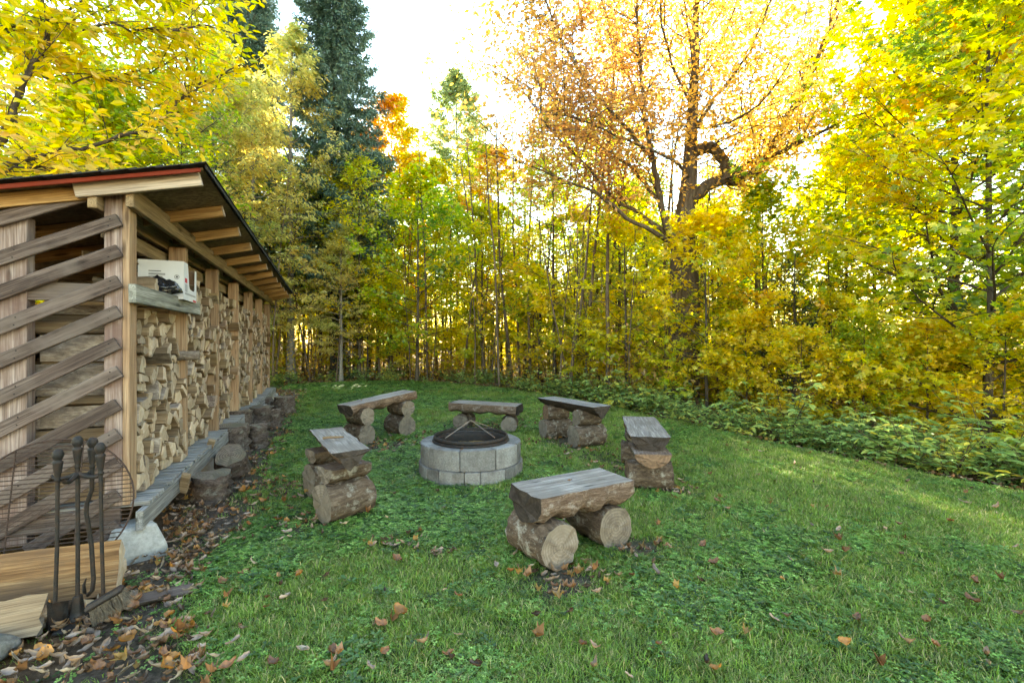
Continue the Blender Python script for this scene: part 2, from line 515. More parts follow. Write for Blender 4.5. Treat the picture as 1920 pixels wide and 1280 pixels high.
def soil_mask(x, y):
    x = np.asarray(x, float); y = np.asarray(y, float)
    n = 0.22 * vnoise(x, y, 5.5, 5) + 0.13 * vnoise(x, y, 14, 6)
    # bare ground at the near end of the shed
    line = (-1.45 - (y - 2.0) * 0.62) - x
    m = np.clip((line + n * 1.5) / 0.35 + 0.5, 0, 1) * (y < 5.2)
    # worn strip beside the stumps
    sx = -2.70 - 0.3697 * ((y - 3.29) / 0.929) + 0.75
    m = np.maximum(m, np.clip((sx - x + n) / 0.3 + 0.4, 0, 1) * (y < 14.5) * (y > 3) * (x > -9))
    for (cx, cy, r, k) in ((0.34, 2.93, 0.2, 1.0), (0.93, 3.42, 0.17, 0.9), (-0.50, 2.75 + 0.6, 0.12, 0.6), (-0.85, 3.45, 0.16, 0.55),
                           (-1.85, 6.75, 0.45, 0.85), (-1.15, 7.3, 0.35, 0.5), (0.9, 7.1, 0.5, 0.8), (-0.3, 8.3, 0.5, 0.6), (1.62, 4.75, 0.22, 0.75), (-1.75, 3.75, 0.2, 0.7), (1.15, 6.1, 0.4, 0.6),
                           (-2.35, 4.75, 0.4, 0.6), (1.25, 5.6, 0.3, 0.5)):
        d = np.hypot(x - cx, y - cy)
        m = np.maximum(m, k * np.clip(1.5 - d / r + n, 0, 1))
    out = poly_dist(np.stack([x.ravel(), y.ravel()], -1), LAWN).reshape(x.shape)
    wood = np.clip((-out - 0.1 + n) / 0.4, 0, 1)
    return np.maximum(m, wood), wood


def axis_pts(lo, hi, step, far):
    a = list(np.arange(lo, hi + 1e-6, step))
    s, x = step, hi
    while x < far:
        s *= 1.28; x += s; a.append(x)
    s, x = step, lo
    pre = []
    while x > -far:
        s *= 1.28; x -= s; pre.append(x)
    return np.array(pre[::-1] + a)


gx, gy = axis_pts(-9.5, 8.5, 0.11, 600), axis_pts(0.8, 19, 0.11, 600)
GX, GY = np.meshgrid(gx, gy)
GZ = terrain(GX, GY)
soil, wood = soil_mask(GX, GY)
GZ = GZ + (0.012 * vnoise(GX, GY, 3.0, 9) - 0.012 * soil) * (np.hypot(GX, GY) < 30)
nx, ny = len(gx), len(gy)
idx = np.arange(nx * ny).reshape(ny, nx)
quads = np.stack([idx[:-1, :-1], idx[:-1, 1:], idx[1:, 1:], idx[1:, :-1]], -1).reshape(-1, 4)
gm, nt, b = M('lawn_and_soil', 0.95, 0.1)
at = node(nt, 'ShaderNodeAttribute', attribute_name='col')
sp = nt.nodes.new('ShaderNodeSeparateColor')
nt.links.new(at.outputs['Color'], sp.inputs[0])
v = coords(nt, rnd=False)
n1 = noise(nt, v, 22, 6, 0.7)
n2 = noise(nt, v, 2.2, 4, 0.6)
turf = ramp(nt, n1, [(0.3, (0.018, 0.032, 0.010)), (0.55, (0.045, 0.075, 0.020)), (0.8, (0.085, 0.10, 0.036))])
earth = ramp(nt, noise(nt, v, 30, 7, 0.75), [(0.3, (0.03, 0.024, 0.02)), (0.5, (0.085, 0.068, 0.056)), (0.7, (0.16, 0.13, 0.108)), (0.85, (0.26, 0.215, 0.18))])
litter = ramp(nt, noise(nt, v, 16, 7, 0.8), [(0.3, (0.03, 0.018, 0.01)), (0.5, (0.085, 0.048, 0.022)), (0.7, (0.16, 0.09, 0.035)), (0.85, (0.24, 0.15, 0.06))])
earth = mixc(nt, sp.outputs[1], earth, litter)
nt.links.new(mixc(nt, sp.outputs[0], turf, earth), b.inputs['Base Color'])
bump(nt, b, n1, 0.8, 0.03)
gcol = np.zeros((nx * ny, 3)); gcol[:, 0] = soil.ravel(); gcol[:, 1] = wood.ravel()
ground = link('ground', np_mesh('ground', np.stack([GX, GY, GZ], -1).reshape(-1, 3), [quads], col=gcol, mats=[gm], smooth=True))
tag(ground, 'mown green lawn with worn earth patches running into leafy forest floor', 'ground', kind='structure')


def gz(x, y):
    return float(terrain(np.array([x]), np.array([y]))[0])


# ================================================================== woodshed
SO = Vector((-2.68, 3.29, 0.0))
SA = math.atan2(0.3697, 0.929)
shed = empty('firewood_shed', SO, (0, 0, SA))
tag(shed, 'long open-fronted timber firewood shed with slanted slats on its near end', 'shed')
SHED_M = Matrix.Translation(SO) @ Matrix.Rotation(SA, 4, 'Z')
BAY, NB = 1.5, 6
LEN = BAY * NB
DECK = 0.36
SLOPE = 0.235


def roof_z(x):           # underside of sheathing, shed coordinates
    return 2.60 + SLOPE * x


# deck: joists in front and back, boards across
for k in range(2):
    x = (0.085, -1.25)[k]
    for j in range(3):
        y0, y1 = -0.10 + j * 3.12, -0.10 + (j + 1) * 3.12 - 0.006
        board('deck_joist', shed, (x, y0, DECK - 0.095), (x, y1, DECK - 0.095), 0.045, 0.135, MAT['grey_plank'])
nd = int((LEN + 0.1) / 0.125)
for k in range(nd):
    y = 0.06 + k * 0.125
    board('deck_board', shed, (-1.28, y, DECK - 0.012), (0.105 + U(-0.012, 0.008), y, DECK - 0.012 + U(-.004, .005)), 0.084, 0.03, MAT['grey_plank'], wob=0)
# concrete piers
def pier(name, x, y, h, r0, r1, rz=0.0):
    bm = bmesh.new()
    vs_ = []
    for (z, r) in ((0.0, r0), (h * 0.35, r0 * 0.97), (h, r1)):
        vs_.append([bm.verts.new((sx * r + U(-.012, .012), sy * r + U(-.012, .012), z - 0.03)) for sx, sy in ((-1, -1), (1, -1), (1, 1), (-1, 1))])
    for a, c in zip(vs_, vs_[1:]):
        for i in range(4): bm.faces.new((a[i], a[(i + 1) % 4], c[(i + 1) % 4], c[i]))
    bm.faces.new(vs_[-1]); bm.faces.new(vs_[0][::-1])
    bmesh.ops.bevel(bm, geom=list(bm.edges), offset=0.014, segments=1, affect='EDGES')
    return link(name, bm_mesh(name, bm, [MAT['concrete']]), shed, (x, y, 0), (0, 0, rz))
pier('concrete_pier', 0.0, 0.03, 0.245, 0.17, 0.11, 0.5)
for k in range(1, 5):
    pier('concrete_pier', 0.04, k * 2.25 + 0.03, 0.235, 0.15, 0.11, U(-.1, .1))
    pier('concrete_pier', -1.25, k * 2.25 + 0.03, 0.235, 0.15, 0.11, 0)

# posts
def post(name, x0, x1, y0, y1, z0, z1, mat):
    o = board(name, shed, ((x0 + x1) / 2, (y0 + y1) / 2, z0), ((x0 + x1) / 2, (y0 + y1) / 2, z1), y1 - y0, x1 - x0, mat, up=(1, 0, 0))
    return o
post('corner_post', -0.142, -0.041, -0.005, 0.135, DECK, 2.53, MAT['post'])
post('corner_post', -0.040, 0.0, -0.005, 0.135, DECK, 2.53, MAT['pine'])
post('end_post', -0.69, -0.55, 0.0, 0.10, DECK - 0.2, roof_z(-0.72) - 0.11, MAT['post'])
post('end_post', -1.30, -1.19, 0.0, 0.10, DECK - 0.2, roof_z(-1.30) - 0.10, MAT['post'])
for k in range(1, NB + 1):
    y = k * BAY
    post('front_post', -0.14, 0.0, y - 0.09, y, DECK, 2.42, MAT['pine'])
    post('rear_post', -1.30, -1.19, y - 0.09, y, DECK, roof_z(-1.30) - 0.10, MAT['pine'])
# header beams in pairs round the posts, rear beam
for j in range(2):
    y0, y1 = (-0.085, 4.6) if j == 0 else (4.605, LEN + 0.12)
    board('header_beam', shed, (0.024, y0, 2.495), (0.024, y1, 2.495), 0.045, 0.14, MAT['beam'])
    board('header_beam', shed, (-0.172, y0 - 0.02 * (1 - j), 2.462), (-0.172, y1, 2.462), 0.05, 0.14, MAT['beam'])
    board('header_beam', shed, (-1.33, y0, roof_z(-1.33) - 0.17), (-1.33, y1, roof_z(-1.33) - 0.17), 0.045, 0.14, MAT['beam'])
    board('lower_header', shed, (-0.19, max(y0, 0.14), 2.30), (-0.19, y1, 2.30), 0.045, 0.12, MAT['beam'])
# rafters and roof
nrm = Vector((-SLOPE, 0, 1)).normalized()
def rafter(y, x0, x1, mat, name='rafter'):
    return board(name, shed, (x0, y, roof_z(x0) - 0.048), (x1, y, roof_z(x1) - 0.048), 0.042, 0.092, mat, up=nrm)
rafter(-0.105, -0.26, 0.45, MAT['rafter_end'])
rafter(-0.045, -1.55, -0.20, MAT['rafter'])
for k in range(1, 12):
    r = rafter(-0.06 + k * 0.83, -1.55, 0.43, MAT['rafter'])
    c = board('rafter_tip', r, (0, 0, 0), (0, 0, 1), 0.1, 0.1, MAT['rafter_end'])
    c.data = box_mesh('rafter_tip', 0.012, 0.043, 0.094, MAT['rafter_end'], 0.002)
    c.matrix_local = Matrix.Translation((1.02, 0, 0))
for j in range(4):
    y0, y1 = -0.16 + j * 2.40, -0.16 + (j + 1) * 2.40 - 0.004
    if j == 3: y1 = LEN + 0.22
    c = Vector((-0.56, (y0 + y1) / 2, roof_z(-0.56) + 0.010))
    s = board('roof_sheathing', shed, c - Vector((1.03, 0, 1.03 * SLOPE)), c + Vector((1.03, 0, 1.03 * SLOPE)), y1 - y0, 0.014, MAT['osb'], up=nrm, bev=0, wob=0)
# black shingles in courses, red drip strip below them at the near end
nc = 15
for k in range(nc):
    x0 = 0.50 - (k + 1) * 0.145
    x1 = x0 + 0.19
    lift = 0.024 + 0.002 * (nc - k)
    board('shingle_course', shed, (x0, LEN / 2 + 0.02, roof_z(x0) + 0.020), (min(x1, 0.505), LEN / 2 + 0.02, roof_z(min(x1, 0.505)) + 0.029), LEN + 0.50, 0.008, MAT['shingle'], up=nrm, bev=0.002, wob=0.001)
board('drip_edge', shed, (-1.55, -0.183, roof_z(-1.55) - 0.006), (0.462, -0.183, roof_z(0.462) - 0.006), 0.014, 0.030, MAT['red'], up=nrm)
board('front_drip_edge', shed, (0.492, -0.19, roof_z(0.492) + 0.010), (0.492, LEN + 0.23, roof_z(0.492) + 0.010), 0.012, 0.03, MAT['shingle'])
# slats across the near end
SLR = 0.352
NAIL = box_mesh('nail', 0.009, 0.004, 0.009, MAT['iron'], 0.002)
k = 0
z = 2.568
while z > 0.14:
    x1 = -0.05 + U(-.006, .004)
    if k == 0: x1 = -0.205
    x0 = -1.34
    dz = SLR * (x1 + 0.006)
    zz = z + U(-.008, .008)
    p1 = Vector((x1, -0.028, zz + dz))
    SLR = 0.47 + 0.20 * (2.54 - z) / 2.2
    p0 = Vector((x0, -0.028, p1.z + SLR * (x0 - x1) + U(-.012, .012)))
    if p0.z < 0.13:
        f = (0.13 - p1.z) / (p0.z - p1.z)
        p0 = p1 + (p0 - p1) * f
    if (p1 - p0).length > 0.15:
        sl = board('slat', shed, p0, p1, 0.03, 0.088, MAT['slat'], bev=0.005, wob=0.003)
        for dx_, dz_ in ((0.045, 0.02), (0.075, -0.018), (0.60, 0.02), (0.63, -0.02)):
            if (p1 - p0).length > dx_ + 0.05:
                na = link('nail', NAIL, sl); na.location = ((p1 - p0).length / 2 - dx_, -0.0155, dz_)
    z -= 0.209
    k += 1
# lower cross boards behind the slats, end girt at shelf height
board('end_girt', shed, (-1.30, -0.004 + 0.028, 1.835), (-0.145, 0.024, 1.835), 0.036, 0.12, MAT['slat'])
board('sill_board', shed, (-1.30, -0.026 + 0.03, 0.285), (-0.05, 0.004, 0.285), 0.026, 0.12, MAT['slat'])
# shelf across the first bay
sf = board('shelf_rail', shed, (0.025, -0.04, 1.835), (0.062, 1.60, 1.835), 0.045, 0.13, MAT['grey_green'])
for k in range(4):
    board('shelf_board', shed, (0.04 - 0.125 * k - 0.06, 0.145, 1.862), (0.04 - 0.125 * k - 0.06, 1.40, 1.862), 0.12, 0.022, MAT['grey_plank'])

# ================================================================== stacked firewood
def clip_poly(P, n, c):
    """keep points with n.p <= c"""
    out = []
    for i in range(len(P)):
        a, b = P[i], P[(i + 1) % len(P)]
        da, db = a[0] * n[0] + a[1] * n[1] - c, b[0] * n[0] + b[1] * n[1] - c
        if da <= 0: out.append(a)
        if (da < 0) != (db < 0) and abs(da - db) > 1e-12:
            t = da / (da - db)
            out.append((a[0] + (b[0] - a[0]) * t, a[1] + (b[1] - a[1]) * t))
    return out


def area(P):
    return 0.5 * sum(P[i][0] * P[(i + 1) % len(P)][1] - P[(i + 1) % len(P)][0] * P[i][1] for i in range(len(P)))


def cent(P):
    return (sum(p[0] for p in P) / len(P), sum(p[1] for p in P) / len(P))


def stack_cells(w, h, step, rg):
    pts = []
    rows = int(h / (step * 0.87))
    cols = int(w / step)
    for r in range(rows):
        for c in range(cols):
            pts.append(((c + 0.5 + 0.5 * (r % 2) - 0.25 + rg.uniform(-.36, .36)) * w / cols, (r + 0.5 + rg.uniform(-.36, .36)) * h / rows))
    cells = []
    for i, p in enumerate(pts):
        P = [(0, 0), (w, 0), (w, h), (0, h)]
        for j, q in enumerate(pts):
            if i == j: continue
            dx, dy = q[0] - p[0], q[1] - p[1]
            if dx * dx + dy * dy > (step * 3) ** 2: continue
            P = clip_poly(P, (dx, dy), (q[0] ** 2 + q[1] ** 2 - p[0] ** 2 - p[1] ** 2) / 2)
            if len(P) < 3: break
        if len(P) >= 3 and area(P) > 0.3 * step * step: cells.append(P)
    out = []
    for P in cells:
        if rg.random() < 0.62:
            c = cent(P); a = rg.uniform(0, math.pi)
            n = (math.cos(a), math.sin(a)); k = n[0] * c[0] + n[1] * c[1] + rg.uniform(-.01, .01)
            A = clip_poly(P, n, k); B = clip_poly(P, (-n[0], -n[1]), -k)
            for Q in (A, B):
                if len(Q) >= 3 and area(Q) > 0.0016: out.append(Q)
        else:
            out.append(P)
    return out


def shrink(P, g):
    """inset a convex polygon"""
    Q = list(P)
    for i in range(len(P)):
        a, b = P[i], P[(i + 1) % len(P)]
        n = (b[1] - a[1], -(b[0] - a[0])); l = math.hypot(*n)
        if l < 1e-6: continue
        n = (n[0] / l, n[1] / l)
        Q = clip_poly(Q, n, n[0] * a[0] + n[1] * a[1] - g)
        if len(Q) < 3: return None
    return Q


def split_log(P, xf, xb, rg):
    """solid of one split piece: verts in shed coordinates, faces, material index"""
    Q = shrink(P, 0.0055)
    if not Q or area(Q) < 0.0012: return None
    Q = [q for i, q in enumerate(Q) if math.dist(q, Q[i - 1]) > 0.008]
    if len(Q) < 3: return None
    es = [(math.dist(Q[i], Q[(i + 1) % len(Q)]), i) for i in range(len(Q))]
    bi = max(es)[1] if rg.random() < 0.5 else -1
    ring, mi = [], []
    for i in range(len(Q)):
        a, b = Q[i], Q[(i + 1) % len(Q)]
        ring.append(a); 
        if i == bi:            # bark side
            mi.append(2)
        else:
            mi.append(1)
    n = len(ring)
    tilt = rg.uniform(-.02, .02), rg.uniform(-.02, .02)
    c = cent(ring)
    V = []
    lay = [(xf, 0.90), (xf - 0.012, 1.0), ((xf + xb) / 2, 0.97), (xb, 0.95)]
    for li, (x, s) in enumerate(lay):
        for q in ring:
            V.append((x + (tilt[0] * (q[0] - c[0]) + tilt[1] * (q[1] - c[1])) * 6 * (li < 2), c[0] + (q[0] - c[0]) * s, c[1] + (q[1] - c[1]) * s))
    Fc, Mi = [tuple(range(n))], [0]
    for l in range(3):
        for i in range(n):
            j = (i + 1) % n
            Fc.append((l * n + j, l * n + i, (l + 1) * n + i, (l + 1) * n + j)); Mi.append(0 if l == 0 and rg.random() < .5 else mi[i])
    Fc.append(tuple(range(4 * n - 1, 3 * n - 1, -1))); Mi.append(0)
    return V, Fc, Mi, c


rg = random.Random(5)
TOPS = [1.40, 1.80, 1.78, 1.74, 1.78, 1.76]
pieces = []
for k in range(NB):
    y0 = k * BAY + (0.14 if k == 0 else 0.005)
    w = (k + 1) * BAY - 0.095 - y0
    for P in stack_cells(w, TOPS[k], 0.138 if k == 0 else 0.142, rg):
        c = cent(P)
        prot = rg.gauss(0, 0.042)
        if k == 0 and c[1] < 0.95: prot += 0.05 * rg.random()
        if k == 0 and c[1] < 0.25: prot += 0.04 * rg.random()
        if c[1] > TOPS[k] - 0.12 and rg.random() < 0.35: continue
        Q = [(p[0] + y0, p[1] + DECK + 0.006) for p in P]
        s = split_log(Q, -0.075 + prot, -0.56 + rg.uniform(-.03, .02), rg)
        if s: pieces.append((k, s))
BAYN = ['nearest', 'second', 'third', 'fourth', 'fifth', 'far end']


def place_piece(s, name='split_log'):
    V, Fc, Mi, c = s
    a = rg.randrange(len(V) // 4)
    org = Vector((V[0][0], V[a][1] * 0.8 + c[0] * 0.2, V[a][2] * 0.8 + c[1] * 0.2)) if rg.random() < .7 else Vector((V[0][0], c[0], c[1]))
    me = bpy.data.meshes.new(name)
    me.from_pydata([(v[0] - org.x, v[1] - org.y, v[2] - org.z) for v in V], [], Fc)
    for m in ('fire_end', 'fire_side', 'fire_bark'): me.materials.append(MAT[m])
    me.polygons.foreach_set('material_index', Mi)
    o = link(name, me)
    o.matrix_world = SHED_M @ Matrix.Translation(org)
    return o


nearp = [p for p in pieces if p[0] == 0]
other = [p for p in pieces if p[0] > 0]
other.sort(key=lambda p: p[1][3][0])
single = nearp + other[:max(0, 292 - len(nearp))]
rest = other[max(0, 292 - len(nearp)):]
ORD = ['bottom', 'second', 'third', 'fourth', 'fifth', 'sixth', 'seventh', 'eighth', 'ninth', 'tenth', 'eleventh', 'twelfth', 'thirteenth', 'fourteenth', 'fifteenth', 'sixteenth', 'seventeenth', 'eighteenth', 'nineteenth', 'twentieth']
rows = {}
for k, s in single: rows.setdefault((k, int((s[3][1] - DECK) / 0.12)), []).append(s)
for (k, rw), lst in rows.items():
    lst.sort(key=lambda s: s[3][0])
    for i, s in enumerate(lst):
        o = place_piece(s)
        tag(o, f"split log in the {BAYN[k]} bay, {ORD[rw]} row up, {'first' if i == 0 else ORD[i]} from the {('corner', 'second', 'third')[k]} post", 'firewood', f'split logs stacked in the {BAYN[k]} shed bay')
# the further stacks and the second row behind, too many to count
V, Fq, Mi, C = [], [], [], []
back = []
for k, s in pieces:
    if k < 2 or rg.random() < 0.5: back.append((k, ([(v[0] - 0.55, v[1], v[2]) for v in s[0]], s[1], s[2], s[3])))
me = bpy.data.meshes.new('stacked_firewood')
for k, s in rest + back:
    o = len(V); V += [tuple(v) for v in s[0]]; Fq += [tuple(i + o for i in f) for f in s[1]]; Mi += s[2]
    q = rg.uniform(0.66, 1.12); C += [(q, q * rg.uniform(.94, 1.0), q * rg.uniform(.86, 1.0))] * len(s[0])
me.from_pydata(V, [], Fq)
def tint_copy(src):
    m = MAT[src].copy(); m.name = src + '_mass'
    nt = m.node_tree; b = nt.nodes['Principled BSDF']
    frm = b.inputs['Base Color'].links[0].from_socket
    at = node(nt, 'ShaderNodeAttribute', attribute_name='col')
    nt.links.new(mixc(nt, 1.0, frm, at.outputs['Color'], 'MULTIPLY'), b.inputs['Base Color'])
    return m
for m in ('fire_end', 'fire_side', 'fire_bark'): me.materials.append(tint_copy(m))
me.polygons.foreach_set('material_index', Mi)
a = me.color_attributes.new('col', 'FLOAT_COLOR', 'POINT')
a.data.foreach_set('color', np.concatenate([np.array(C), np.ones((len(C), 1))], 1).astype(np.float32).ravel())
o = link('stacked_firewood', me); o.matrix_world = SHED_M
tag(o, 'mass of split firewood in the further shed bays and rear row', 'firewood', kind='stuff')


# ================================================================== logs, benches, stumps
def log_mesh(name, L, prof, side_idx, mats, seed, wav=0.012, segs=9, rag=0.01, bend=0.0, taper=0.0):
    """log along local x. prof: (y,z) ring counter-clockwise; side_idx: material per ring edge; mats end on index 0"""
    r = random.Random(seed)
    n = len(prof)
    ph = [(r.uniform(0, 6.28), r.uniform(1.5, 4) / L * 1.2, r.uniform(0.5, 1)) for _ in range(3)]
    rough = [r.uniform(-1, 1) for _ in range(n)]
    V, Fc, Mi = [], [], []
    for s in range(segs + 1):
        t = s / segs
        x = (t - 0.5) * L
        k = 1 + taper * (t - 0.5)
        if s in (0, segs): k *= 0.985
        for i, (y, z) in enumerate(prof):
            th = math.atan2(z, y)
            d = wav * sum(a * math.sin(f * x * 6.28 + p + th * (j + 1)) for j, (p, f, a) in enumerate(ph)) + rough[i] * wav * 0.5 + r.uniform(-1, 1) * wav * 0.35
            rr = math.hypot(y, z) + 1e-6
            flat = side_idx[i] == 1 or side_idx[i - 1] == 1
            q = 0.25 if flat else 1.0
            V.append((x + (r.uniform(-rag, rag) if s in (0, segs) else 0), (y + y / rr * d * q) * k, (z + z / rr * d * q) * k + bend * (1 - (2 * t - 1) ** 2)))
    for s in range(segs):
        for i in range(n):
            j = (i + 1) % n
            Fc.append((s * n + i, (s + 1) * n + i, (s + 1) * n + j, s * n + j)[::-1]); Mi.append(side_idx[i])
    for e, s in ((0, 0), (1, segs)):
        c = len(V)
        pts = [V[s * n + i] for i in range(n)]
        V.append(tuple(sum(p[a] for p in pts) / n + (0 if a else (-.004 if e == 0 else .004)) for a in range(3)))
        for i in range(n):
            j = (i + 1) % n
            f = (c, s * n + j, s * n + i) if e == 0 else (c, s * n + i, s * n + j)
            Fc.append(f[::-1] if False else f); Mi.append(0)
    me = bpy.data.meshes.new(name)
    me.from_pydata(V, [], Fc)
    for m in mats: me.materials.append(m)
    me.polygons.foreach_set('material_index', Mi)
    bm = bmesh.new(); bm.from_mesh(me)
    bmesh.ops.recalc_face_normals(bm, faces=bm.faces)
    for f in bm.faces: f.smooth = f.material_index == 2
    for e in bm.edges:
        if len(e.link_faces) == 2 and (e.link_faces[0].material_index != e.link_faces[1].material_index): e.smooth = False
    bm.to_mesh(me); bm.free()
    return me


def round_prof(r, n=22, sq=1.0):
    return [(r * math.cos(2 * math.pi * i / n), r * sq * math.sin(2 * math.pi * i / n)) for i in range(n)], [2] * n


def half_prof(w, d, kind='round', n=14, m=5):
    """flat face up at z=0, belly down to -d"""
    P, S = [], []
    for i in range(n + 1):
        a = math.pi + math.pi * i / n
        y, z = math.cos(a), math.sin(a)
        if kind == 'vee': 
            z = -(1 - abs(y) ** 1.15) ** 0.85
        if kind == 'box':
            z = math.copysign(abs(z) ** 0.45, z)
        P.append((y * w / 2, z * d)); S.append(2)
    S[-1] = 1
    for i in range(1, m):
        P.append((w / 2 - w * i / m, 0.0)); S.append(1)
    return P, S


SEAT = [MAT['seat_end'], MAT['seat_top'], MAT['seat_side']]
LOGM = [MAT['log_end'], MAT['log_end'], MAT['log_bark']]
HALFM = [MAT['log_end'], MAT['seat_side'], MAT['log_bark']]
ORANGE = [endgrain_mat('fresh_split_face', (0.20, 0.125, 0.08), (0.16, 0.10, 0.066), (0.07, 0.05, 0.04), 30, 0.8)] * 2 + [MAT['log_bark']]


def bench(label, p0, p1, z0, z1, w, d, kind, sups, seed, bend=0.0, mats=None, roll=0.0):
    """p0,p1 ground ends of the seat line; sups: (fraction along, [ (r or (w,d), length, squash, offset) from the ground up ], yaw)"""
    p0, p1 = Vector((*p0, z0)), Vector((*p1, z1))
    mid = (p0 + p1) / 2
    d3 = p1 - p0
    ang = math.atan2(d3.y, d3.x)
    root = empty('log_bench', (mid.x, mid.y, 0), (0, 0, ang))
    tag(root, label, 'bench', 'log benches round the fire pit')
    L = d3.length
    P, S = half_prof(w, d, kind)
    me = log_mesh('seat', L, P, S, mats or SEAT, seed, 0.014, 14, 0.016, bend)
    pitch = -math.asin((z1 - z0) / L)
    link('seat', me, root, (0, 0, mid.z), (roll, pitch, 0))
    H = math.hypot(d3.x, d3.y)
    for i, (f, stack, yaw) in enumerate(sups):
        zt = 0.0
        for j, sdef in enumerate(stack):
            r, ln, sq, off = sdef[:4]
            if isinstance(r, tuple):
                P, S = half_prof(r[0], r[1], 'round')
                me = log_mesh('support_log', ln, P, S, sdef[4] if len(sdef) > 4 else HALFM, seed * 7 + i * 3 + j, 0.006)
                zc = zt + r[1]; zt = zc - 0.004
                rot = (0, 0, math.radians(yaw) + (math.pi / 2 if not (len(sdef) > 5) else sdef[5]))
                o = link('support_log', me, root, ((f - 0.5) * H, off, zc), rot)
            else:
                P, S = round_prof(r, 22, sq)
                me = log_mesh('support_log', ln, P, S, sdef[4] if len(sdef) > 4 else LOGM, seed * 7 + i * 3 + j, 0.007)
                zc = zt + r * sq - (0.012 if j == 0 else 0.006)
                zt = zc + r * sq - 0.004
                o = link('support_log', me, root, ((f - 0.5) * H, off, zc), (0, 0, math.radians(yaw) + math.pi / 2))
    return root


# front
bench('low half-log bench in front of the fire pit on two fat round logs', (0.08, 3.22), (0.80, 3.64), 0.475, 0.475, 0.40, 0.19, 'box',
      [(0.16, [(0.155, 0.44, 1.0, -0.01)], 4), (0.82, [(0.155, 0.42, 1.0, 0.03)], -2)], 3)
# left near
bench('narrow half-log bench with wedge-shaped end and a twig on top, beside the shed', (-1.93, 4.86), (-1.33, 3.86), 0.60, 0.60, 0.31, 0.155, 'vee',
      [(0.82, [(0.165, 0.41, 1.0, 0.0), ((0.26, 0.13), 0.37, 1, 0.0)], 18), (0.20, [(0.165, 0.41, 1.0, 0.0), ((0.26, 0.13), 0.37, 1, 0.0)], 12)], 4)
# back left
bench('tall half-log bench on stacked round logs near the row of stumps', (-2.43, 6.80), (-1.70, 7.76), 0.575, 0.69, 0.34, 0.15, 'box',
      [(0.20, [(0.145, 0.42, 1.0, 0.0), (0.125, 0.40, 1.0, -0.02)], 0), (0.84, [(0.165, 0.42, 1.0, 0.0), (0.125, 0.40, 1.0, -0.02)], -4)], 5)
# back middle
bench('low wavy-edged half-log bench partly hidden behind the fire pit', (-1.02, 8.25), (0.13, 7.92), 0.45, 0.43, 0.44, 0.17, 'box',
      [(0.16, [(0.135, 0.40, 1.0, 0.0)], 0), (0.86, [(0.135, 0.42, 1.0, -0.02)], 12)], 6, bend=0.0)
# back right
bench('dark thick half-log bench on stacked logs before the big tree', (0.55, 7.62), (1.25, 6.50), 0.60, 0.60, 0.36, 0.15, 'vee',
      [(0.20, [(0.15, 0.46, 1.0, 0.0), (0.115, 0.36, 1.0, 0.0, ORANGE)], -10), (0.76, [(0.16, 0.48, 1.0, 0.0), (0.115, 0.36, 1.0, 0.0, LOGM)], -8)], 7,
      mats=[MAT['seat_end'], plank_mat('dark_grey_seat_wood', (0.10, 0.09, 0.088), (0.24, 0.225, 0.22), (0.4, 0.385, 0.38)), MAT['seat_end']])
# right
bench('two-layer half-log bench facing end-on, rotting orange log beneath it', (1.60, 5.95), (1.385, 4.70), 0.55, 0.545, 0.40, 0.14, 'round',
      [(0.90, [(0.145, 0.44, 1.0, 0.0, ORANGE), ((0.36, 0.13), 0.56, 1, 0.0, [ORANGE[0], MAT['seat_side'], MAT['log_bark']], 0.0)], 3),
       (0.18, [(0.15, 0.44, 1.0, 0.0), ((0.36, 0.12), 0.5, 1, 0.0, HALFM, 0.0)], -4)], 8)


# stumps along the shed
def stump(label, px, py, w, h, half=False, tilt=0.0, seed=0, lie=False, yaw=0.0, sq=0.9):
    Y = F * CAMH / (py - CY)
    P, S = round_prof(w / 2, 18, sq)
    if half:
        P = [(y, max(z, -w * 0.16)) for y, z in P]
    me = log_mesh('wood_stump', h, P, S, [MAT['stump_end'] if not lie else MAT['log_end'], MAT['stump_end'], MAT['stump_bark']], seed, 0.016, 7, 0.012, taper=-0.06)
    bmx = Matrix.Rotation(-math.pi / 2, 4, 'Y')
    if not lie: me.transform(bmx)
    o = link('wood_stump', me)
    Yc = Y + w * 0.45
    X = (px - CX) / F * Yc
    o.location = (X, Yc, h / 2 - 0.015 if not lie else w * sq / 2 - 0.01)
    o.rotation_euler = (tilt, 0, yaw)
    tag(o, label, 'stump', 'chopping stumps beside the shed')
    return o
stump('low dark split stump block nearest the shed corner', 398, 945, 0.43, 0.24, False, 0.0, 21, yaw=0.4, sq=0.75)
stump('mossy log round leaning between the low block and tall stump', 436, 903, 0.34, 0.30, False, 0.5, 22, yaw=0.3)
stump('tall stump with a patch of moss on its rim', 436, 857, 0.43, 0.40, False, 0.0, 23, yaw=1.0)
stump('stump rising just behind the mossy-rimmed one', 447, 822, 0.40, 0.42, False, 0.02, 24, yaw=2.0)
stump('rough stump with ragged bark beside the fallen leaves', 484, 840, 0.27, 0.33, False, -0.03, 25, yaw=3.0)
stump('wide stump behind the ragged one, bark peeling', 489, 808, 0.42, 0.40, False, 0.0, 26, yaw=4.0)
stump('slim stump leaning toward the lawn', 514, 805, 0.24, 0.34, False, 0.05, 27, yaw=5.0)
stump('short flat-topped stump close under the shed deck', 496, 775, 0.40, 0.32, False, 0.0, 28, yaw=0.5)
stump('farthest stump in the row, standing apart on the lawn', 533, 779, 0.42, 0.38, False, 0.0, 29, yaw=1.5)

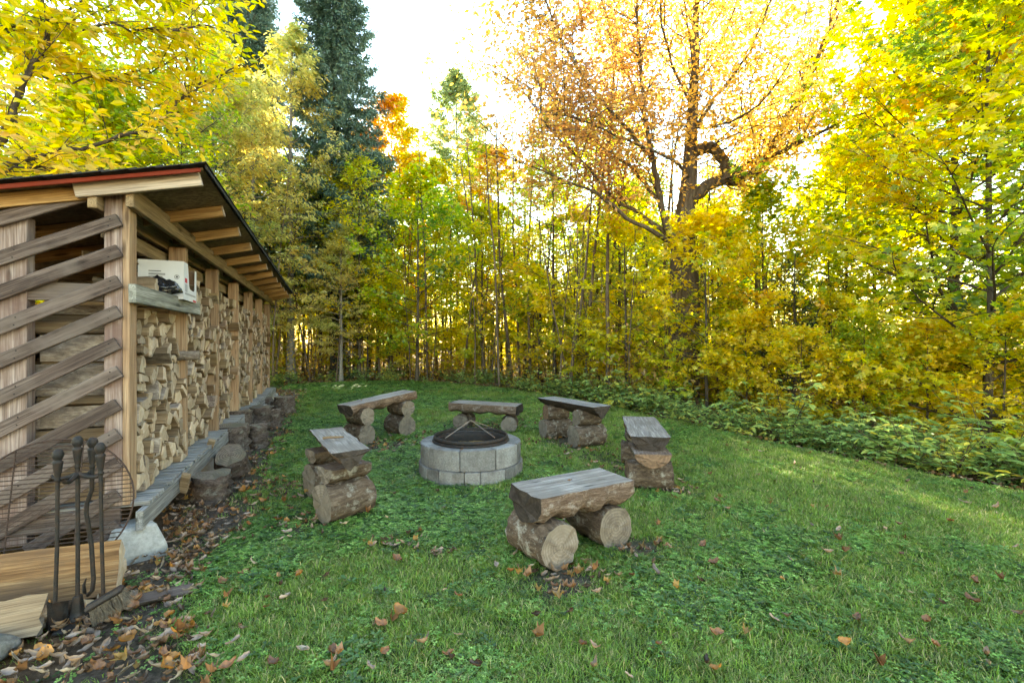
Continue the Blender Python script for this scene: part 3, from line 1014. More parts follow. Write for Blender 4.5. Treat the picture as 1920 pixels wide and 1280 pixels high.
# ================================================================== fire pit
FPX, FPY = -0.474, 5.42
pit = empty('fire_pit', (FPX, FPY, 0))
tag(pit, 'round grey concrete block fire pit of two courses with sunken steel liner', 'fire pit')
def ring_block(r0, r1, a0, a1, z0, z1, seg=5):
    bm = bmesh.new()
    g = []
    for i in range(seg + 1):
        a = a0 + (a1 - a0) * i / seg
        c, s = math.cos(a), math.sin(a)
        g.append([bm.verts.new((r * c, r * s, z)) for r, z in ((r0, z0), (r1, z0), (r1, z1), (r0, z1))])
    for i in range(seg):
        for k in range(4):
            bm.faces.new((g[i][k], g[i][(k + 1) % 4], g[i + 1][(k + 1) % 4], g[i + 1][k]))
    bm.faces.new(g[0][::-1]); bm.faces.new(g[-1])
    bmesh.ops.recalc_face_normals(bm, faces=bm.faces)
    es = [e for e in bm.edges if len(e.link_faces) == 2 and e.calc_face_angle(0) > 0.7]
    bmesh.ops.bevel(bm, geom=es, offset=0.006, segments=2, affect='EDGES')
    return bm_mesh('block', bm, [MAT['block']])
def course(z0, z1, r0, r1, angs, gap):
    for i in range(len(angs)):
        a0, a1 = angs[i], angs[(i + 1) % len(angs)]
        if a1 < a0: a1 += 2 * math.pi
        o = link('block', ring_block(r0, r1 + U(-.004, .004), a0 + gap / r1 * U(.3, 1), a1 - gap / r1 * U(.3, 1), z0, z1 + U(-.003, .003)), pit)
        o.location = (U(-.003, .003), U(-.003, .003), 0)
D = math.radians
course(-0.02, 0.146, 0.43, 0.595, [D(a) for a in (-153, -137, -119.5, -91.5, -75.5, -47, -31, -3, 13, 42, 57, 86, 102, 131, 147, 176, 191)], 0.0045)
course(0.149, 0.362, 0.405, 0.572, [D(a) for a in (-171, -137, -96.5, -57.5, -22, 14, 50, 86, 122, 156)], 0.0055)
# liner, rim, ash
def lathe(name, prof, mat, n=56, parent=None, smooth=True):
    V, Q = [], []
    for r, z in prof:
        for i in range(n):
            a = 2 * math.pi * i / n
            V.append((r * math.cos(a), r * math.sin(a), z))
    for k in range(len(prof) - 1):
        for i in range(n):
            j = (i + 1) % n
            Q.append((k * n + i, k * n + j, (k + 1) * n + j, (k + 1) * n + i))
    me = np_mesh(name, V, [np.array(Q)], mats=[mat], smooth=smooth)
    return link(name, me, parent)
lathe('liner_rim', [(0.385, 0.05), (0.392, 0.34), (0.395, 0.372), (0.44, 0.368), (0.443, 0.376), (0.436, 0.384), (0.40, 0.388), (0.386, 0.384), (0.38, 0.34), (0.375, 0.05)], MAT['iron'], parent=pit)
ga = []
n = 40
for j in range(9):
    for i in range(n):
        r = 0.38 * j / 8
        ga.append((r * math.cos(6.283 * i / n), r * math.sin(6.283 * i / n), 0.27 + 0.05 * (1 - j / 8) + U(-.012, .012)))
Q = [(j * n + i, j * n + (i + 1) % n, (j + 1) * n + (i + 1) % n, (j + 1) * n + i) for j in range(8) for i in range(n)]
link('ash_bed', np_mesh('ash_bed', ga, [np.array(Q)], mats=[MAT['ash']], smooth=True), pit)
# spark screen
scr = empty('spark_screen', (FPX, FPY, 0.0), (0, 0, math.radians(3)))
tag(scr, 'black domed wire spark screen with crossed steel straps lying on the fire pit', 'spark screen')
def dome(r):
    q = min(1, r / 0.418)
    return 0.425 + 0.105 * (1 - q ** 1.9)
lathe('hoop', [(0.409, 0.392), (0.425, 0.390), (0.428, 0.412), (0.422, 0.432), (0.410, 0.430), (0.406, 0.41), (0.409, 0.392)], MAT['iron'], parent=scr)
Vm, Qm = [], []
def strip(pts, w, ax):
    o = len(Vm)
    for p in pts:
        for s in (-1, 1):
            q = list(p); q[ax] += s * w / 2; Vm.append(tuple(q))
    for i in range(len(pts) - 1): Qm.append((o + 2 * i, o + 2 * i + 1, o + 2 * i + 3, o + 2 * i + 2))
g = -0.41
while g <= 0.411:
    h = math.sqrt(max(0, 0.414 ** 2 - g * g))
    if h > 0.03:
        ts = np.linspace(-h, h, 15)
        strip([(t, g, dome(math.hypot(t, g))) for t in ts], 0.0016, 1)
        strip([(g, t, dome(math.hypot(t, g)) + 0.0012) for t in ts], 0.0016, 0)
    g += 0.0135
link('wire_cloth', np_mesh('wire_cloth', Vm, [np.array(Qm)], mats=[MAT['mesh']]), scr)
for a in (45, 135, 225, 315):
    t = Tubes()
    c, s = math.cos(D(a)), math.sin(D(a))
    t.add([(c * r, s * r, 0.432 + 0.155 * (1 - (r / 0.40)) + 0.004) for r in np.linspace(0.005, 0.385, 8)], 0.0055, 6)
    link('strap', t.mesh('strap', [MAT['strap']]), scr)
t = Tubes()
t.add([(-0.035, 0, 0.582), (-0.03, 0, 0.608), (0, 0, 0.62), (0.03, 0, 0.608), (0.035, 0, 0.582)], 0.006, 6)
link('lifting_handle', t.mesh('lifting_handle', [MAT['iron']]), scr)

# ================================================================== fire tools
TX, TY = -2.305, 2.49
def lathe_at(name, prof, mat, loc, parent, n=16, rot=None):
    o = lathe(name, prof, mat, n, parent); o.location = loc
    if rot: o.rotation_euler = rot
    return o
HAND = [(0.0, 0.0), (0.012, 0.0), (0.014, 0.01), (0.010, 0.018), (0.013, 0.03), (0.021, 0.095), (0.022, 0.104), (0.016, 0.108), (0.014, 0.113), (0.019, 0.119), (0.0235, 0.133), (0.0245, 0.143), (0.020, 0.156), (0.012, 0.167), (0.0, 0.169)]
st = empty('tool_stand', (TX, TY, 0))
tag(st, 'black iron fireplace tool stand with round knob on a square base', 'tool stand')
bm = bmesh.new()
ringz = []
for z, r in ((0.0, 0.085), (0.012, 0.085), (0.03, 0.05), (0.075, 0.026), (0.16, 0.018)):
    ringz.append([bm.verts.new((r * math.cos(D(45 + 90 * i) + .3) * 1.25, r * math.sin(D(45 + 90 * i) + .3) * 1.25, z - 0.005)) for i in range(4)])
for a_, c_ in zip(ringz, ringz[1:]):
    for i in range(4): bm.faces.new((a_[i], a_[(i + 1) % 4], c_[(i + 1) % 4], c_[i]))
bm.faces.new(ringz[-1])
bmesh.ops.bevel(bm, geom=list(bm.edges), offset=0.004, segments=1, affect='EDGES')
link('base', bm_mesh('base', bm, [MAT['iron']]), st)
t = Tubes(); t.add([(0, 0, 0.1), (0.002, 0, 0.5), (0, 0, 0.83)], 0.0098, 10)
link('pole', t.mesh('pole', [MAT['iron']]), st)
lathe_at('knob', HAND, MAT['iron'], (0, 0, 0.83), st)
for a in (15, 100, 195, 285):
    t = Tubes(); c, s = math.cos(D(a)), math.sin(D(a))
    t.add([(0, 0, 0.80), (c * 0.03, s * 0.03, 0.785), (c * 0.07, s * 0.07, 0.775), (c * 0.105, s * 0.105, 0.785), (c * 0.115, s * 0.115, 0.80)], [0.014, 0.012, 0.011, 0.010, 0.006], 8)
    link('hook_arm', t.mesh('hook_arm', [MAT['iron']]), st)
def tool(name, label, dx, dy, zt, tiltx=0.0, tilty=0.0):
    r = empty(name, (TX + dx, TY + dy, zt), (tiltx, tilty, 0)); tag(r, label, 'fire tool', 'fireplace tools on the stand')
    lathe_at('handle', HAND, MAT['iron'], (0, 0, 0), r)
    return r
r = tool('ash_shovel', 'black iron ash shovel hanging foremost on the tool stand', -0.048, -0.06, 0.775, 0.0, 0.02)
t = Tubes(); t.add([(0, 0, 0.0), (0.004, 0, -0.35), (0, 0, -0.62)], 0.009, 10); link('shaft', t.mesh('shaft', [MAT['iron']]), r)
bm = bmesh.new(); bmesh.ops.create_grid(bm, x_segments=6, y_segments=5, size=0.5)
for v_ in bm.verts:
    x, y = v_.co.x, v_.co.y
    v_.co = Vector((x * 0.115, -0.012 + 0.05 * (abs(x) * 2) ** 2 * 0.5, -0.62 - (0.5 - y) * 0.15))
bmesh.ops.solidify(bm, geom=list(bm.faces), thickness=0.004)
link('blade', bm_mesh('blade', bm, [MAT['iron']], True), r)
r = tool('hearth_brush', 'black iron hearth brush with straw bristles on the tool stand', 0.14, -0.02, 0.80, 0.0, -0.015)
t = Tubes(); t.add([(0, 0, 0.0), (0.0, 0, -0.3), (0.004, 0, -0.63)], 0.009, 10); link('shaft', t.mesh('shaft', [MAT['iron']]), r)
hd = link('brush_head', box_mesh('brush_head', 0.19, 0.055, 0.03, MAT['iron'], 0.012), r, (0.02, -0.01, -0.645), (0.25, -0.5, 0.25))
t = Tubes()
for i in range(420):
    x, y = U(-.085, .085), U(-.022, .022)
    t.add([(x, y, -0.012), (x * 1.08 + U(-.008, .008), y * 1.5 + U(-.008, .008) - .01, -0.05), (x * 1.12 + U(-.014, .014), y * 2 + U(-.012, .012) - .02, -0.085)], [0.0014, 0.0012, 0.0008], 3)
tag(link('bristles', t.mesh('bristles', [MAT['bristle']]), hd), kind='stuff')
r = tool('fire_poker', 'black iron fire poker with a bent hooked tip behind the brush', 0.015, 0.07, 0.81, -0.02, 0.0)
t = Tubes(); t.add([(0, 0, 0.0), (0, 0, -0.12), (-0.025, 0.0, -0.19), (-0.028, 0, -0.24), (0.004, 0, -0.42), (0.018, 0, -0.60), (0.012, 0, -0.66), (-0.012, 0, -0.685), (-0.03, 0, -0.67), (-0.034, 0, -0.63), (-0.022, 0, -0.595)], [0.0105] * 8 + [0.009, 0.007, 0.003], 8)
link('shaft', t.mesh('shaft', [MAT['iron']]), r)

# round grill grate leaning on the slats
gc = W(98, 950, 2.83)
gr = empty('round_grill_grate', gc, (0, 0, 0))
gr.rotation_euler = (Matrix.Rotation(SA, 3, 'Z') @ Matrix.Rotation(math.radians(-11), 3, 'X')).to_euler()
tag(gr, 'large round rusty wire grill grate leaning against the shed slats', 'grill grate')
t = Tubes(); t.add([(0.40 * math.cos(a), 0, 0.40 * math.sin(a)) for a in np.linspace(0, 2 * math.pi, 49)], 0.0052, 6)
link('rim', t.mesh('rim', [MAT['rust']]), gr)
zz = -0.375
while zz < 0.385:
    h = math.sqrt(0.398 ** 2 - zz * zz)
    t = Tubes(); t.add([(-h, 0, zz), (0, 0.001, zz + U(-.003, .003)), (h, 0, zz)], 0.0033, 5); link('wire', t.mesh('wire', [MAT['rust']]), gr)
    zz += 0.0262
for xx in (-0.2, 0.12):
    h = math.sqrt(0.398 ** 2 - xx * xx)
    t = Tubes(); t.add([(xx, 0.006, -h), (xx, 0.006, h)], 0.0042, 6); link('cross_bar', t.mesh('cross_bar', [MAT['rust']]), gr)

# loose wood on the ground by the tools
def loose(name, label, p0, p1, prof, side, mats, seed, roll=0.0, cat='firewood', wav=0.008):
    p0, p1 = Vector(p0), Vector(p1)
    d = p1 - p0
    me = log_mesh(name, d.length, prof, side, mats, seed, wav, 8, 0.012)
    o = link(name, me)
    x = d.normalized(); y = Vector((0, 0, 1)).cross(x).normalized(); z = x.cross(y)
    o.matrix_world = Matrix.Translation((p0 + p1) / 2) @ Matrix((x, y, z)).transposed().to_4x4() @ Matrix.Rotation(roll, 4, 'X')
    tag(o, label, cat)
    return o
FRESH = [MAT['fire_end'], plank_mat('fresh_split_slab', (0.07, 0.034, 0.015), (0.22, 0.125, 0.06), (0.36, 0.24, 0.135), 1.1, stain=(0.12, 0.075, 0.048), knots=False), MAT['log_bark']]
P, S = half_prof(0.30, 0.12, 'round')
loose('split_log', 'big orange split slab lying under the grill grate', (-3.30, 2.40, 0.17), (-2.33, 2.78, 0.17), P, S, FRESH, 51, 1.25)
loose('split_log', 'rough barky slab lying between the orange slab and the tools', (-3.2, 2.31, 0.06), (-2.36, 2.62, 0.06), P, S, [MAT['fire_end'], MAT['fire_side'], MAT['log_bark']], 52, -0.5)
P, S = half_prof(0.20, 0.13, 'vee')
loose('split_log', 'pale split log with grey end lying at the edge beside the shovel', (-3.0, 2.12, 0.10), (-2.42, 2.42, 0.10), P, S, [MAT['log_end'], MAT['fire_side'], MAT['fire_side']], 53, 0.9)
P, S = half_prof(0.075, 0.05, 'round')
loose('split_stick', 'thin barky split stick on the leaves under the brush', (-2.28, 2.60, 0.035), (-1.90, 2.78, 0.045), P, S, [MAT['fire_end'], MAT['slat'], MAT['log_bark']], 54, 0.3)
bm = bmesh.new(); bmesh.ops.create_icosphere(bm, subdivisions=3, radius=0.09)
for v_ in bm.verts:
    n_ = v_.co.normalized()
    v_.co = Vector((v_.co.x * 1.3, v_.co.y, v_.co.z * 0.7)) * (1 + 0.10 * math.sin(n_.x * 4 + 1) * math.cos(n_.y * 5) + U(-.012, .012))
o = link('field_stone', bm_mesh('field_stone', bm, [MAT['stone']], True), None, (-2.50, 2.24, 0.03)); tag(o, 'rounded grey stone among the leaves near the split log', 'stone')
# pale offcut leaning at the deck edge
for (px, py, Y, rz, lab) in ((346, 905, 4.05, 0.3, 'pale wood offcut leaning at the deck edge by the low block'), (393, 838, 5.2, 0.5, 'pale wood offcut hanging over the deck edge by the tall stump')):
    o = link('wood_offcut', box_mesh('wood_offcut', 0.07, 0.035, 0.20, MAT['fire_side'], 0.006), None, W(px, py, Y), (0.4, 0.3, rz)); tag(o, lab, 'offcut')

# ================================================================== things on the shelf
ST = 1.874
def shed_pt(x, y, z): return SHED_M @ Vector((x, y, z))
bx = empty('cardboard_box', shed_pt(-0.065, 1.15, ST), (0, 0, SA + 0.03))
tag(bx, 'white printed cardboard box with a cut-out side on the shed shelf', 'box')
bw, bl, bh = 0.33, 0.52, 0.335
def panel(name, pts, th, axis, mat, parent):
    """flat polygon (list of 3d points) thickened"""
    bm = bmesh.new(); f = bm.faces.new([bm.verts.new(p) for p in pts])
    r_ = bmesh.ops.extrude_face_region(bm, geom=[f])
    for v_ in [g_ for g_ in r_['geom'] if isinstance(g_, bmesh.types.BMVert)]: v_.co += Vector(axis) * th
    bmesh.ops.recalc_face_normals(bm, faces=bm.faces)
    return link(name, bm_mesh(name, bm, [mat]), parent)
hx, hy = bw / 2, bl / 2
near = panel('near_side', [(-hx, -hy, 0), (hx, -hy, 0), (hx, -hy, bh), (-hx, -hy, bh)], 0.005, (0, 1, 0), MAT['cardboard'], bx)
front = panel('front_side', [(hx, -hy + .0055, 0), (hx, hy - .0055, 0), (hx, hy - .0055, bh * .93), (hx, hy - 0.06, bh * .93), (hx, hy - 0.08, 0.12), (hx, hy - 0.12, 0.10), (hx, -0.02, 0.11), (hx, -0.05, 0.14), (hx, -0.10, bh), (hx, -hy + .0055, bh)], 0.005, (-1, 0, 0), MAT['cardboard'], bx)
panel('rear_side', [(-hx, -hy + .0055, 0), (-hx, hy - .0055, 0), (-hx, hy - .0055, bh), (-hx, -hy + .0055, bh)], 0.005, (1, 0, 0), MAT['card_brown'], bx)
panel('far_side', [(-hx, hy, 0), (hx, hy, 0), (hx, hy, bh * .95), (-hx, hy, bh * .95)], 0.005, (0, -1, 0), MAT['card_brown'], bx)
panel('bottom', [(-hx + .006, -hy + .006, 0.001), (hx - .006, -hy + .006, 0.001), (hx - .006, hy - .006, 0.001), (-hx + .006, hy - .006, 0.001)], 0.004, (0, 0, 1), MAT['card_brown'], bx)
def mark(par, face, u0, v0, u1, v1, mat, name='printed_mark'):
    if face == 'near': pts = [(u0, -hy - .0012, v0), (u1, -hy - .0012, v0), (u1, -hy - .0012, v1), (u0, -hy - .0012, v1)]; ax = (0, 1, 0)
    else: pts = [(hx + .0012, u0, v0), (hx + .0012, u1, v0), (hx + .0012, u1, v1), (hx + .0012, u0, v1)]; ax = (-1, 0, 0)
    panel(name, pts, 0.001, ax, mat, par)
mark(front, 'front', -hy + .045, .155, -hy + .125, .195, MAT['ink_red'])
for i in range(4):
    mark(front, 'front', -hy + .05 + i * .024, .075, -hy + .062 + i * .024, .145, MAT['ink_grey'])
mark(front, 'front', -hy + .05, .05, hy - .05, .066, MAT['ink_grey'])
mark(front, 'front', hy - .16, .004, hy - .03, .022, MAT['ink_red'])
mark(near, 'near', -.09, .236, .0, .243, MAT['ink'])
mark(near, 'near', -.09, .205, .03, .222, MAT['ink_grey'])
mark(near, 'near', -.09, .183, .01, .196, MAT['ink_grey'])
t = Tubes(); t.add([(.115 + .017 * math.cos(a), -hy - .001, .195 + .017 * math.sin(a)) for a in np.linspace(0, 6.283, 17)], 0.0018, 4)
link('printed_ring', t.mesh('printed_ring', [MAT['ink']]), near)
mark(near, 'near', .108, .187, .122, .203, MAT['ink'])
# black bag
bm = bmesh.new(); bmesh.ops.create_icosphere(bm, subdivisions=4, radius=1)
for v_ in bm.verts:
    n_ = v_.co.copy()
    k_ = 1 + 0.10 * math.sin(n_.x * 9 + n_.z * 5) + 0.07 * math.sin(n_.y * 13 - n_.z * 11 + 2) + 0.05 * math.sin(n_.x * 23 + n_.y * 17)
    v_.co = Vector((n_.x * 0.15 * k_ + 0.03 * n_.z, n_.y * 0.085 * k_, max(n_.z, -.93) * 0.085 * k_ * (1 - 0.35 * n_.x)))
o = link('plastic_bag', bm_mesh('plastic_bag', bm, [MAT['plastic']], True), None, shed_pt(-0.035, 0.78, ST + 0.082), (0, 0.15, SA)); tag(o, 'crumpled shiny black plastic bag lying against the white box', 'bag')
bm = bmesh.new(); bmesh.ops.create_icosphere(bm, subdivisions=3, radius=1)
for v_ in bm.verts:
    n_ = v_.co.copy(); k_ = 1 + 0.14 * math.sin(n_.x * 8 + n_.z * 6) + 0.08 * math.sin(n_.y * 12)
    v_.co = Vector((n_.x * 0.09 * k_, n_.y * 0.06 * k_, n_.z * 0.05 * k_))
o = link('plastic_bag', bm_mesh('plastic_bag', bm, [MAT['plastic']], True), None, shed_pt(-0.21, 0.50, ST + 0.22), (0, 0.35, SA)); tag(o, 'small black plastic bag on top of the shelf firewood', 'bag')
# firewood on the shelf
def shelf_log(label, x, y, w, d, L, roll, seed, z=ST, yaw=0.0, kind='vee'):
    P, S = half_prof(w, d, kind)
    me = log_mesh('split_log', L, P, S, [MAT['fire_end'], MAT['fire_side'], MAT['fire_side']], seed, 0.006, 5, 0.006)
    o = link('split_log', me)
    o.matrix_world = SHED_M @ Matrix.Translation((x, y, z)) @ Matrix.Rotation(yaw, 4, 'Z') @ Matrix.Rotation(roll, 4, 'X')
    tag(o, label, 'firewood', 'firewood kept on the shelf')
shelf_log('blocky split log standing at the near end of the shelf', -0.10, 0.42, 0.16, 0.13, 0.27, 3.1, 71, ST + 0.005, 0.15, 'box')
shelf_log('second split log lying on the shelf behind the blocky one', -0.25, 0.58, 0.15, 0.12, 0.30, 2.9, 72, ST + 0.005, 0.1, 'box')
shelf_log('split log slanting up behind the white box', -0.38, 0.80, 0.16, 0.07, 0.34, 0.5, 73, ST + 0.33, 0.5)
shelf_log('flat split log resting on the rim of the white box', -0.30, 1.10, 0.15, 0.06, 0.36, 0.35, 74, ST + 0.32, 0.9)
shelf_log('pale split log sticking up out of the white box', 0.02, 1.15, 0.09, 0.06, 0.3, 0.3, 75, ST + 0.17, 1.2)
# birch round and tree slices low inside the near end
t_ = 0
for (x, y, z, r, L, yaw, lab) in ((-0.34, 0.16, 1.02, 0.07, 0.42, 0.0, 'round birch log seen through the slats above the grate'), (-0.33, 0.17, 0.50, 0.075, 0.44, 0.05, 'round barky log low behind the slats at the shed floor')):
    pass
# short round bolt nailed on the second post
P, S = round_prof(0.045, 14)
o = link('birch_bolt', log_mesh('birch_bolt', 0.20, P, S, [MAT['log_end'], MAT['log_end'], MAT['fire_bark']], 81, 0.004)); o.matrix_world = SHED_M @ Matrix.Translation((0.03, 1.36, 1.365)) @ Matrix.Rotation(0.1, 4, 'Z')
tag(o, 'short round birch log poking out of the stack beside the second post', 'firewood')

# ================================================================== trees
def unit(v):
    return v / (np.linalg.norm(v, axis=-1, keepdims=True) + 1e-9)


OVAL = (np.array([(0, 0, 0), (0.30, 0.20, .05), (0.68, 0.17, .05), (1, 0, -.04), (0.68, -0.17, .05), (0.30, -0.20, .05)]), [np.array([(0, 3, 2, 1)]), np.array([(0, 5, 4, 3)])])
LONG = (np.array([(0, 0, 0), (0.30, 0.15, .05), (0.65, 0.14, .04), (1, 0, -.08), (0.65, -0.14, .04), (0.30, -0.15, .05)]), [np.array([(0, 3, 2, 1)]), np.array([(0, 5, 4, 3)])])
DIAMOND = (np.array([(0, 0, 0), (0.5, 0.27, .06), (1, 0, -.03), (0.5, -0.27, .06)]), [np.array([(0, 2, 1)]), np.array([(0, 3, 2)])])
BLADE = (np.array([(0, 0, 0), (0.45, 0.11, 0), (1, 0, 0), (0.45, -0.11, 0)]), [np.array([(0, 3, 2, 1)])])
BROAD = (np.array([(0, 0, 0), (0.28, 0.40, .04), (0.70, 0.34, -.03), (1, 0, -.06), (0.70, -0.34, -.03), (0.28, -0.40, .04)]), [np.array([(0, 3, 2, 1)]), np.array([(0, 5, 4, 3)])])
MAPLE = (np.array([(0, 0, 0), (1, 0, -.08), (.60, .15, .03), (.72, .52, -.05), (.33, .24, .05), (.05, .44, 0), (.60, -.15, .03), (.72, -.52, -.05), (.33, -.24, .05), (.05, -.44, 0)]),
         [np.array([(0, 1, 2, 3, 4, 5)]), np.array([(1, 0, 9, 8, 7, 6)])])


def leaf_mesh(name, P, Dv, Nv, S, C, tpl, mat):
    P, Dv, Nv = np.asarray(P), unit(np.asarray(Dv)), np.asarray(Nv)
    B = unit(np.cross(Nv, Dv)); N2 = np.cross(Dv, B)
    tv, tf = tpl
    k, n = len(tv), len(P)
    V = P[:, None, :] + S[:, None, None] * (tv[None, :, 0, None] * Dv[:, None, :] + tv[None, :, 1, None] * B[:, None, :] + tv[None, :, 2, None] * N2[:, None, :])
    off = (np.arange(n) * k)
    polys = [(f[None, :, :] + off[:, None, None]).reshape(-1, f.shape[1]) for f in tf]
    return np_mesh(name, V.reshape(-1, 3), polys, col=np.repeat(C, k, axis=0), mats=[mat])


def noise3(P, s, seed):
    r = np.random.default_rng(seed)
    o = np.zeros(len(P))
    for _ in range(5):
        d = unit(r.normal(size=3)) * s * r.uniform(.6, 1.6); e = unit(r.normal(size=3)) * s
        o += np.sin(P @ d + r.uniform(0, 6.28) + 1.2 * np.sin(P @ e))
    return o / 5


def palette(P, pal, seed, s=1.1, jit=0.5, bias=0.0):
    r = np.random.default_rng(seed)
    pal = np.array(pal)
    u = 0.5 + bias + 0.65 * noise3(P, s, seed) + r.normal(0, jit * 0.35, len(P))
    u = np.clip(u, 0, 0.999) * (len(pal) - 1)
    i = u.astype(int); f = (u - i)[:, None]
    c = pal[i] * (1 - f) + pal[np.minimum(i + 1, len(pal) - 1)] * f
    return np.clip(c * r.uniform(0.72, 1.15, (len(P), 1)), 0, 0.9)


def twig_leaves(A, B, n, size, r, spread=0.05, flat=0.55, droop=0.3, tmin=0.05):
    """n leaves along each twig A->B"""
    A, B = np.repeat(A, n, axis=0), np.repeat(B, n, axis=0)
    t = r.uniform(tmin, 1.05, (len(A), 1))
    P = A + (B - A) * t + r.normal(0, spread, (len(A), 3))
    d = unit(B - A)
    side = unit(np.cross(d, np.array([0, 0, 1.0])) + 1e-6)
    s = np.where(r.random((len(A), 1)) < .5, -1, 1)
    Dv = unit(d * 0.6 + side * s * r.uniform(.4, 1.1, (len(A), 1)) + r.normal(0, .3, (len(A), 3)) + np.array([0, 0, -droop]))
    Nv = unit(np.array([0, 0, 1.0]) + r.normal(0, flat, (len(A), 3)))
    S = size * r.uniform(.65, 1.2, len(A))
    return P, Dv, Nv, S


def curve_branch(p, d, L, k, r, bend=0.0, wob=0.12):
    """polyline from p along d; bend>0 curls up"""
    pts = [np.array(p, float)]
    d = np.array(d, float)
    for i in range(k):
        d = unit(d + np.array([0, 0, bend / k]) + r.normal(0, wob, 3))
        pts.append(pts[-1] + d * L / k)
    return pts


def hdir(a, el):
    return np.array([math.cos(a) * math.cos(el), math.sin(a) * math.cos(el), math.sin(el)])


def grow(seed, H, r0, z0, Rf, nprim, el=(0.1, 0.9), nsec=6, ntwig=4, twig=0.4, bend=0.3, lean=0.0, sides=8, wob=0.1, azbias=None):
    """returns tubes, twig starts, twig ends"""
    r = np.random.default_rng(seed)
    T = Tubes()
    k = 12
    la = r.uniform(0, 6.28)
    tr = []
    dx = np.cumsum(r.normal(0, 0.012 * H / 8, (k + 1, 2)), axis=0); dx -= dx[0]
    for i in range(k + 1):
        t = i / k
        tr.append(np.array([dx[i, 0] + lean * H * t * math.cos(la), dx[i, 1] + lean * H * t * math.sin(la), H * t - (0.12 if i == 0 else 0)]))
    rad = [r0 * (1.45 if i == 0 else 1.0) * (1 - 0.93 * i / k) + 0.004 for i in range(k + 1)]
    T.add(tr, rad, sides)
    tr = np.array(tr)
    A, B = [], []
    for i in range(nprim):
        f = (i + r.uniform(0, .9)) / nprim
        h = z0 + (0.97 * H - z0) * f
        p = np.array([np.interp(h, tr[:, 2], tr[:, c]) for c in range(3)])
        a = i * 2.4 + r.uniform(-.5, .5)
        if azbias is not None and r.random() < azbias[1]: a = azbias[0] + r.normal(0, 0.8)
        L = Rf(f) * r.uniform(.75, 1.15)
        if L < 0.15: continue
        e = el[0] + (el[1] - el[0]) * f + r.uniform(-.15, .15)
        pts = curve_branch(p, hdir(a, e), L, 6, r, bend, wob)
        rb = max(0.006, min(r0 * (1 - f) * 0.5, 0.014 * L + 0.004))
        T.add(pts, np.linspace(rb, 0.003, 7), 5 if rb > 0.015 else 4)
        pts = np.array(pts)
        for j in range(nsec):
            g = 0.22 + 0.78 * (j + r.uniform(0, .8)) / nsec
            q = pts[min(6, int(g * 6))] if g >= 1 else pts[int(g * 6)] + (pts[int(g * 6) + 1] - pts[int(g * 6)]) * (g * 6 - int(g * 6)) if int(g * 6) < 6 else pts[6]
            s = 1 if j % 2 else -1
            d = hdir(a + s * r.uniform(.35, 1.1), e * 0.6 + r.uniform(-.2, .3))
            l2 = L * 0.45 * (1.1 - 0.6 * g) * r.uniform(.7, 1.3) + 0.12
            sp_ = curve_branch(q, d, l2, 3, r, bend * .6, wob)
            T.add(sp_, np.linspace(max(0.003, rb * 0.4), 0.002, 4), 3)
            sp_ = np.array(sp_)
            for m in range(ntwig):
                w = (m + r.uniform(0, 1)) / ntwig
                q2 = sp_[0] + (sp_[-1] - sp_[0]) * w
                d2 = unit(unit(sp_[-1] - sp_[0]) + r.normal(0, .55, 3) * np.array([1, 1, .45]))
                q3 = q2 + d2 * twig * r.uniform(.5, 1.2)
                A.append(q2); B.append(q3)
    return T, np.array(A), np.array(B)


def add_twigs(T, A, B, frac, r, rad=0.0022):
    for i in range(len(A)):
        if r.random() < frac: T.add([A[i], (A[i] + B[i]) / 2 + r.normal(0, .01, 3), B[i]], [rad, rad * .8, rad * .4], 3)


YEL = [(0.18, 0.29, 0.035), (0.40, 0.48, 0.035), (0.64, 0.60, 0.035), (0.76, 0.60, 0.03), (0.74, 0.47, 0.03)]
GOLD = [(0.20, 0.32, 0.03), (0.50, 0.56, 0.035), (0.76, 0.68, 0.04), (0.80, 0.66, 0.035), (0.78, 0.55, 0.03)]
LIME = [(0.10, 0.21, 0.03), (0.20, 0.34, 0.032), (0.36, 0.48, 0.035), (0.56, 0.57, 0.035), (0.74, 0.58, 0.025)]
MIXM = [(0.09, 0.20, 0.026), (0.26, 0.40, 0.03), (0.55, 0.58, 0.03), (0.75, 0.62, 0.025), (0.75, 0.46, 0.02)]
PALE = [(0.26, 0.34, 0.08), (0.46, 0.50, 0.13), (0.62, 0.58, 0.19), (0.68, 0.58, 0.15), (0.58, 0.42, 0.08)]
COPPER = [(0.42, 0.20, 0.08), (0.58, 0.30, 0.09), (0.70, 0.41, 0.10), (0.78, 0.52, 0.11), (0.80, 0.60, 0.12)]
SILVER = [(0.16, 0.24, 0.09), (0.26, 0.33, 0.12), (0.37, 0.40, 0.14), (0.45, 0.42, 0.12)]
SPRUCE = [(0.045, 0.10, 0.075), (0.08, 0.155, 0.118), (0.12, 0.21, 0.165), (0.165, 0.26, 0.205)]
LOWMIX = [(0.08, 0.18, 0.025), (0.18, 0.33, 0.03), (0.46, 0.54, 0.035), (0.77, 0.66, 0.035), (0.79, 0.60, 0.03)]
DARKSP = [(0.018, 0.035, 0.015), (0.035, 0.06, 0.022), (0.06, 0.09, 0.03)]


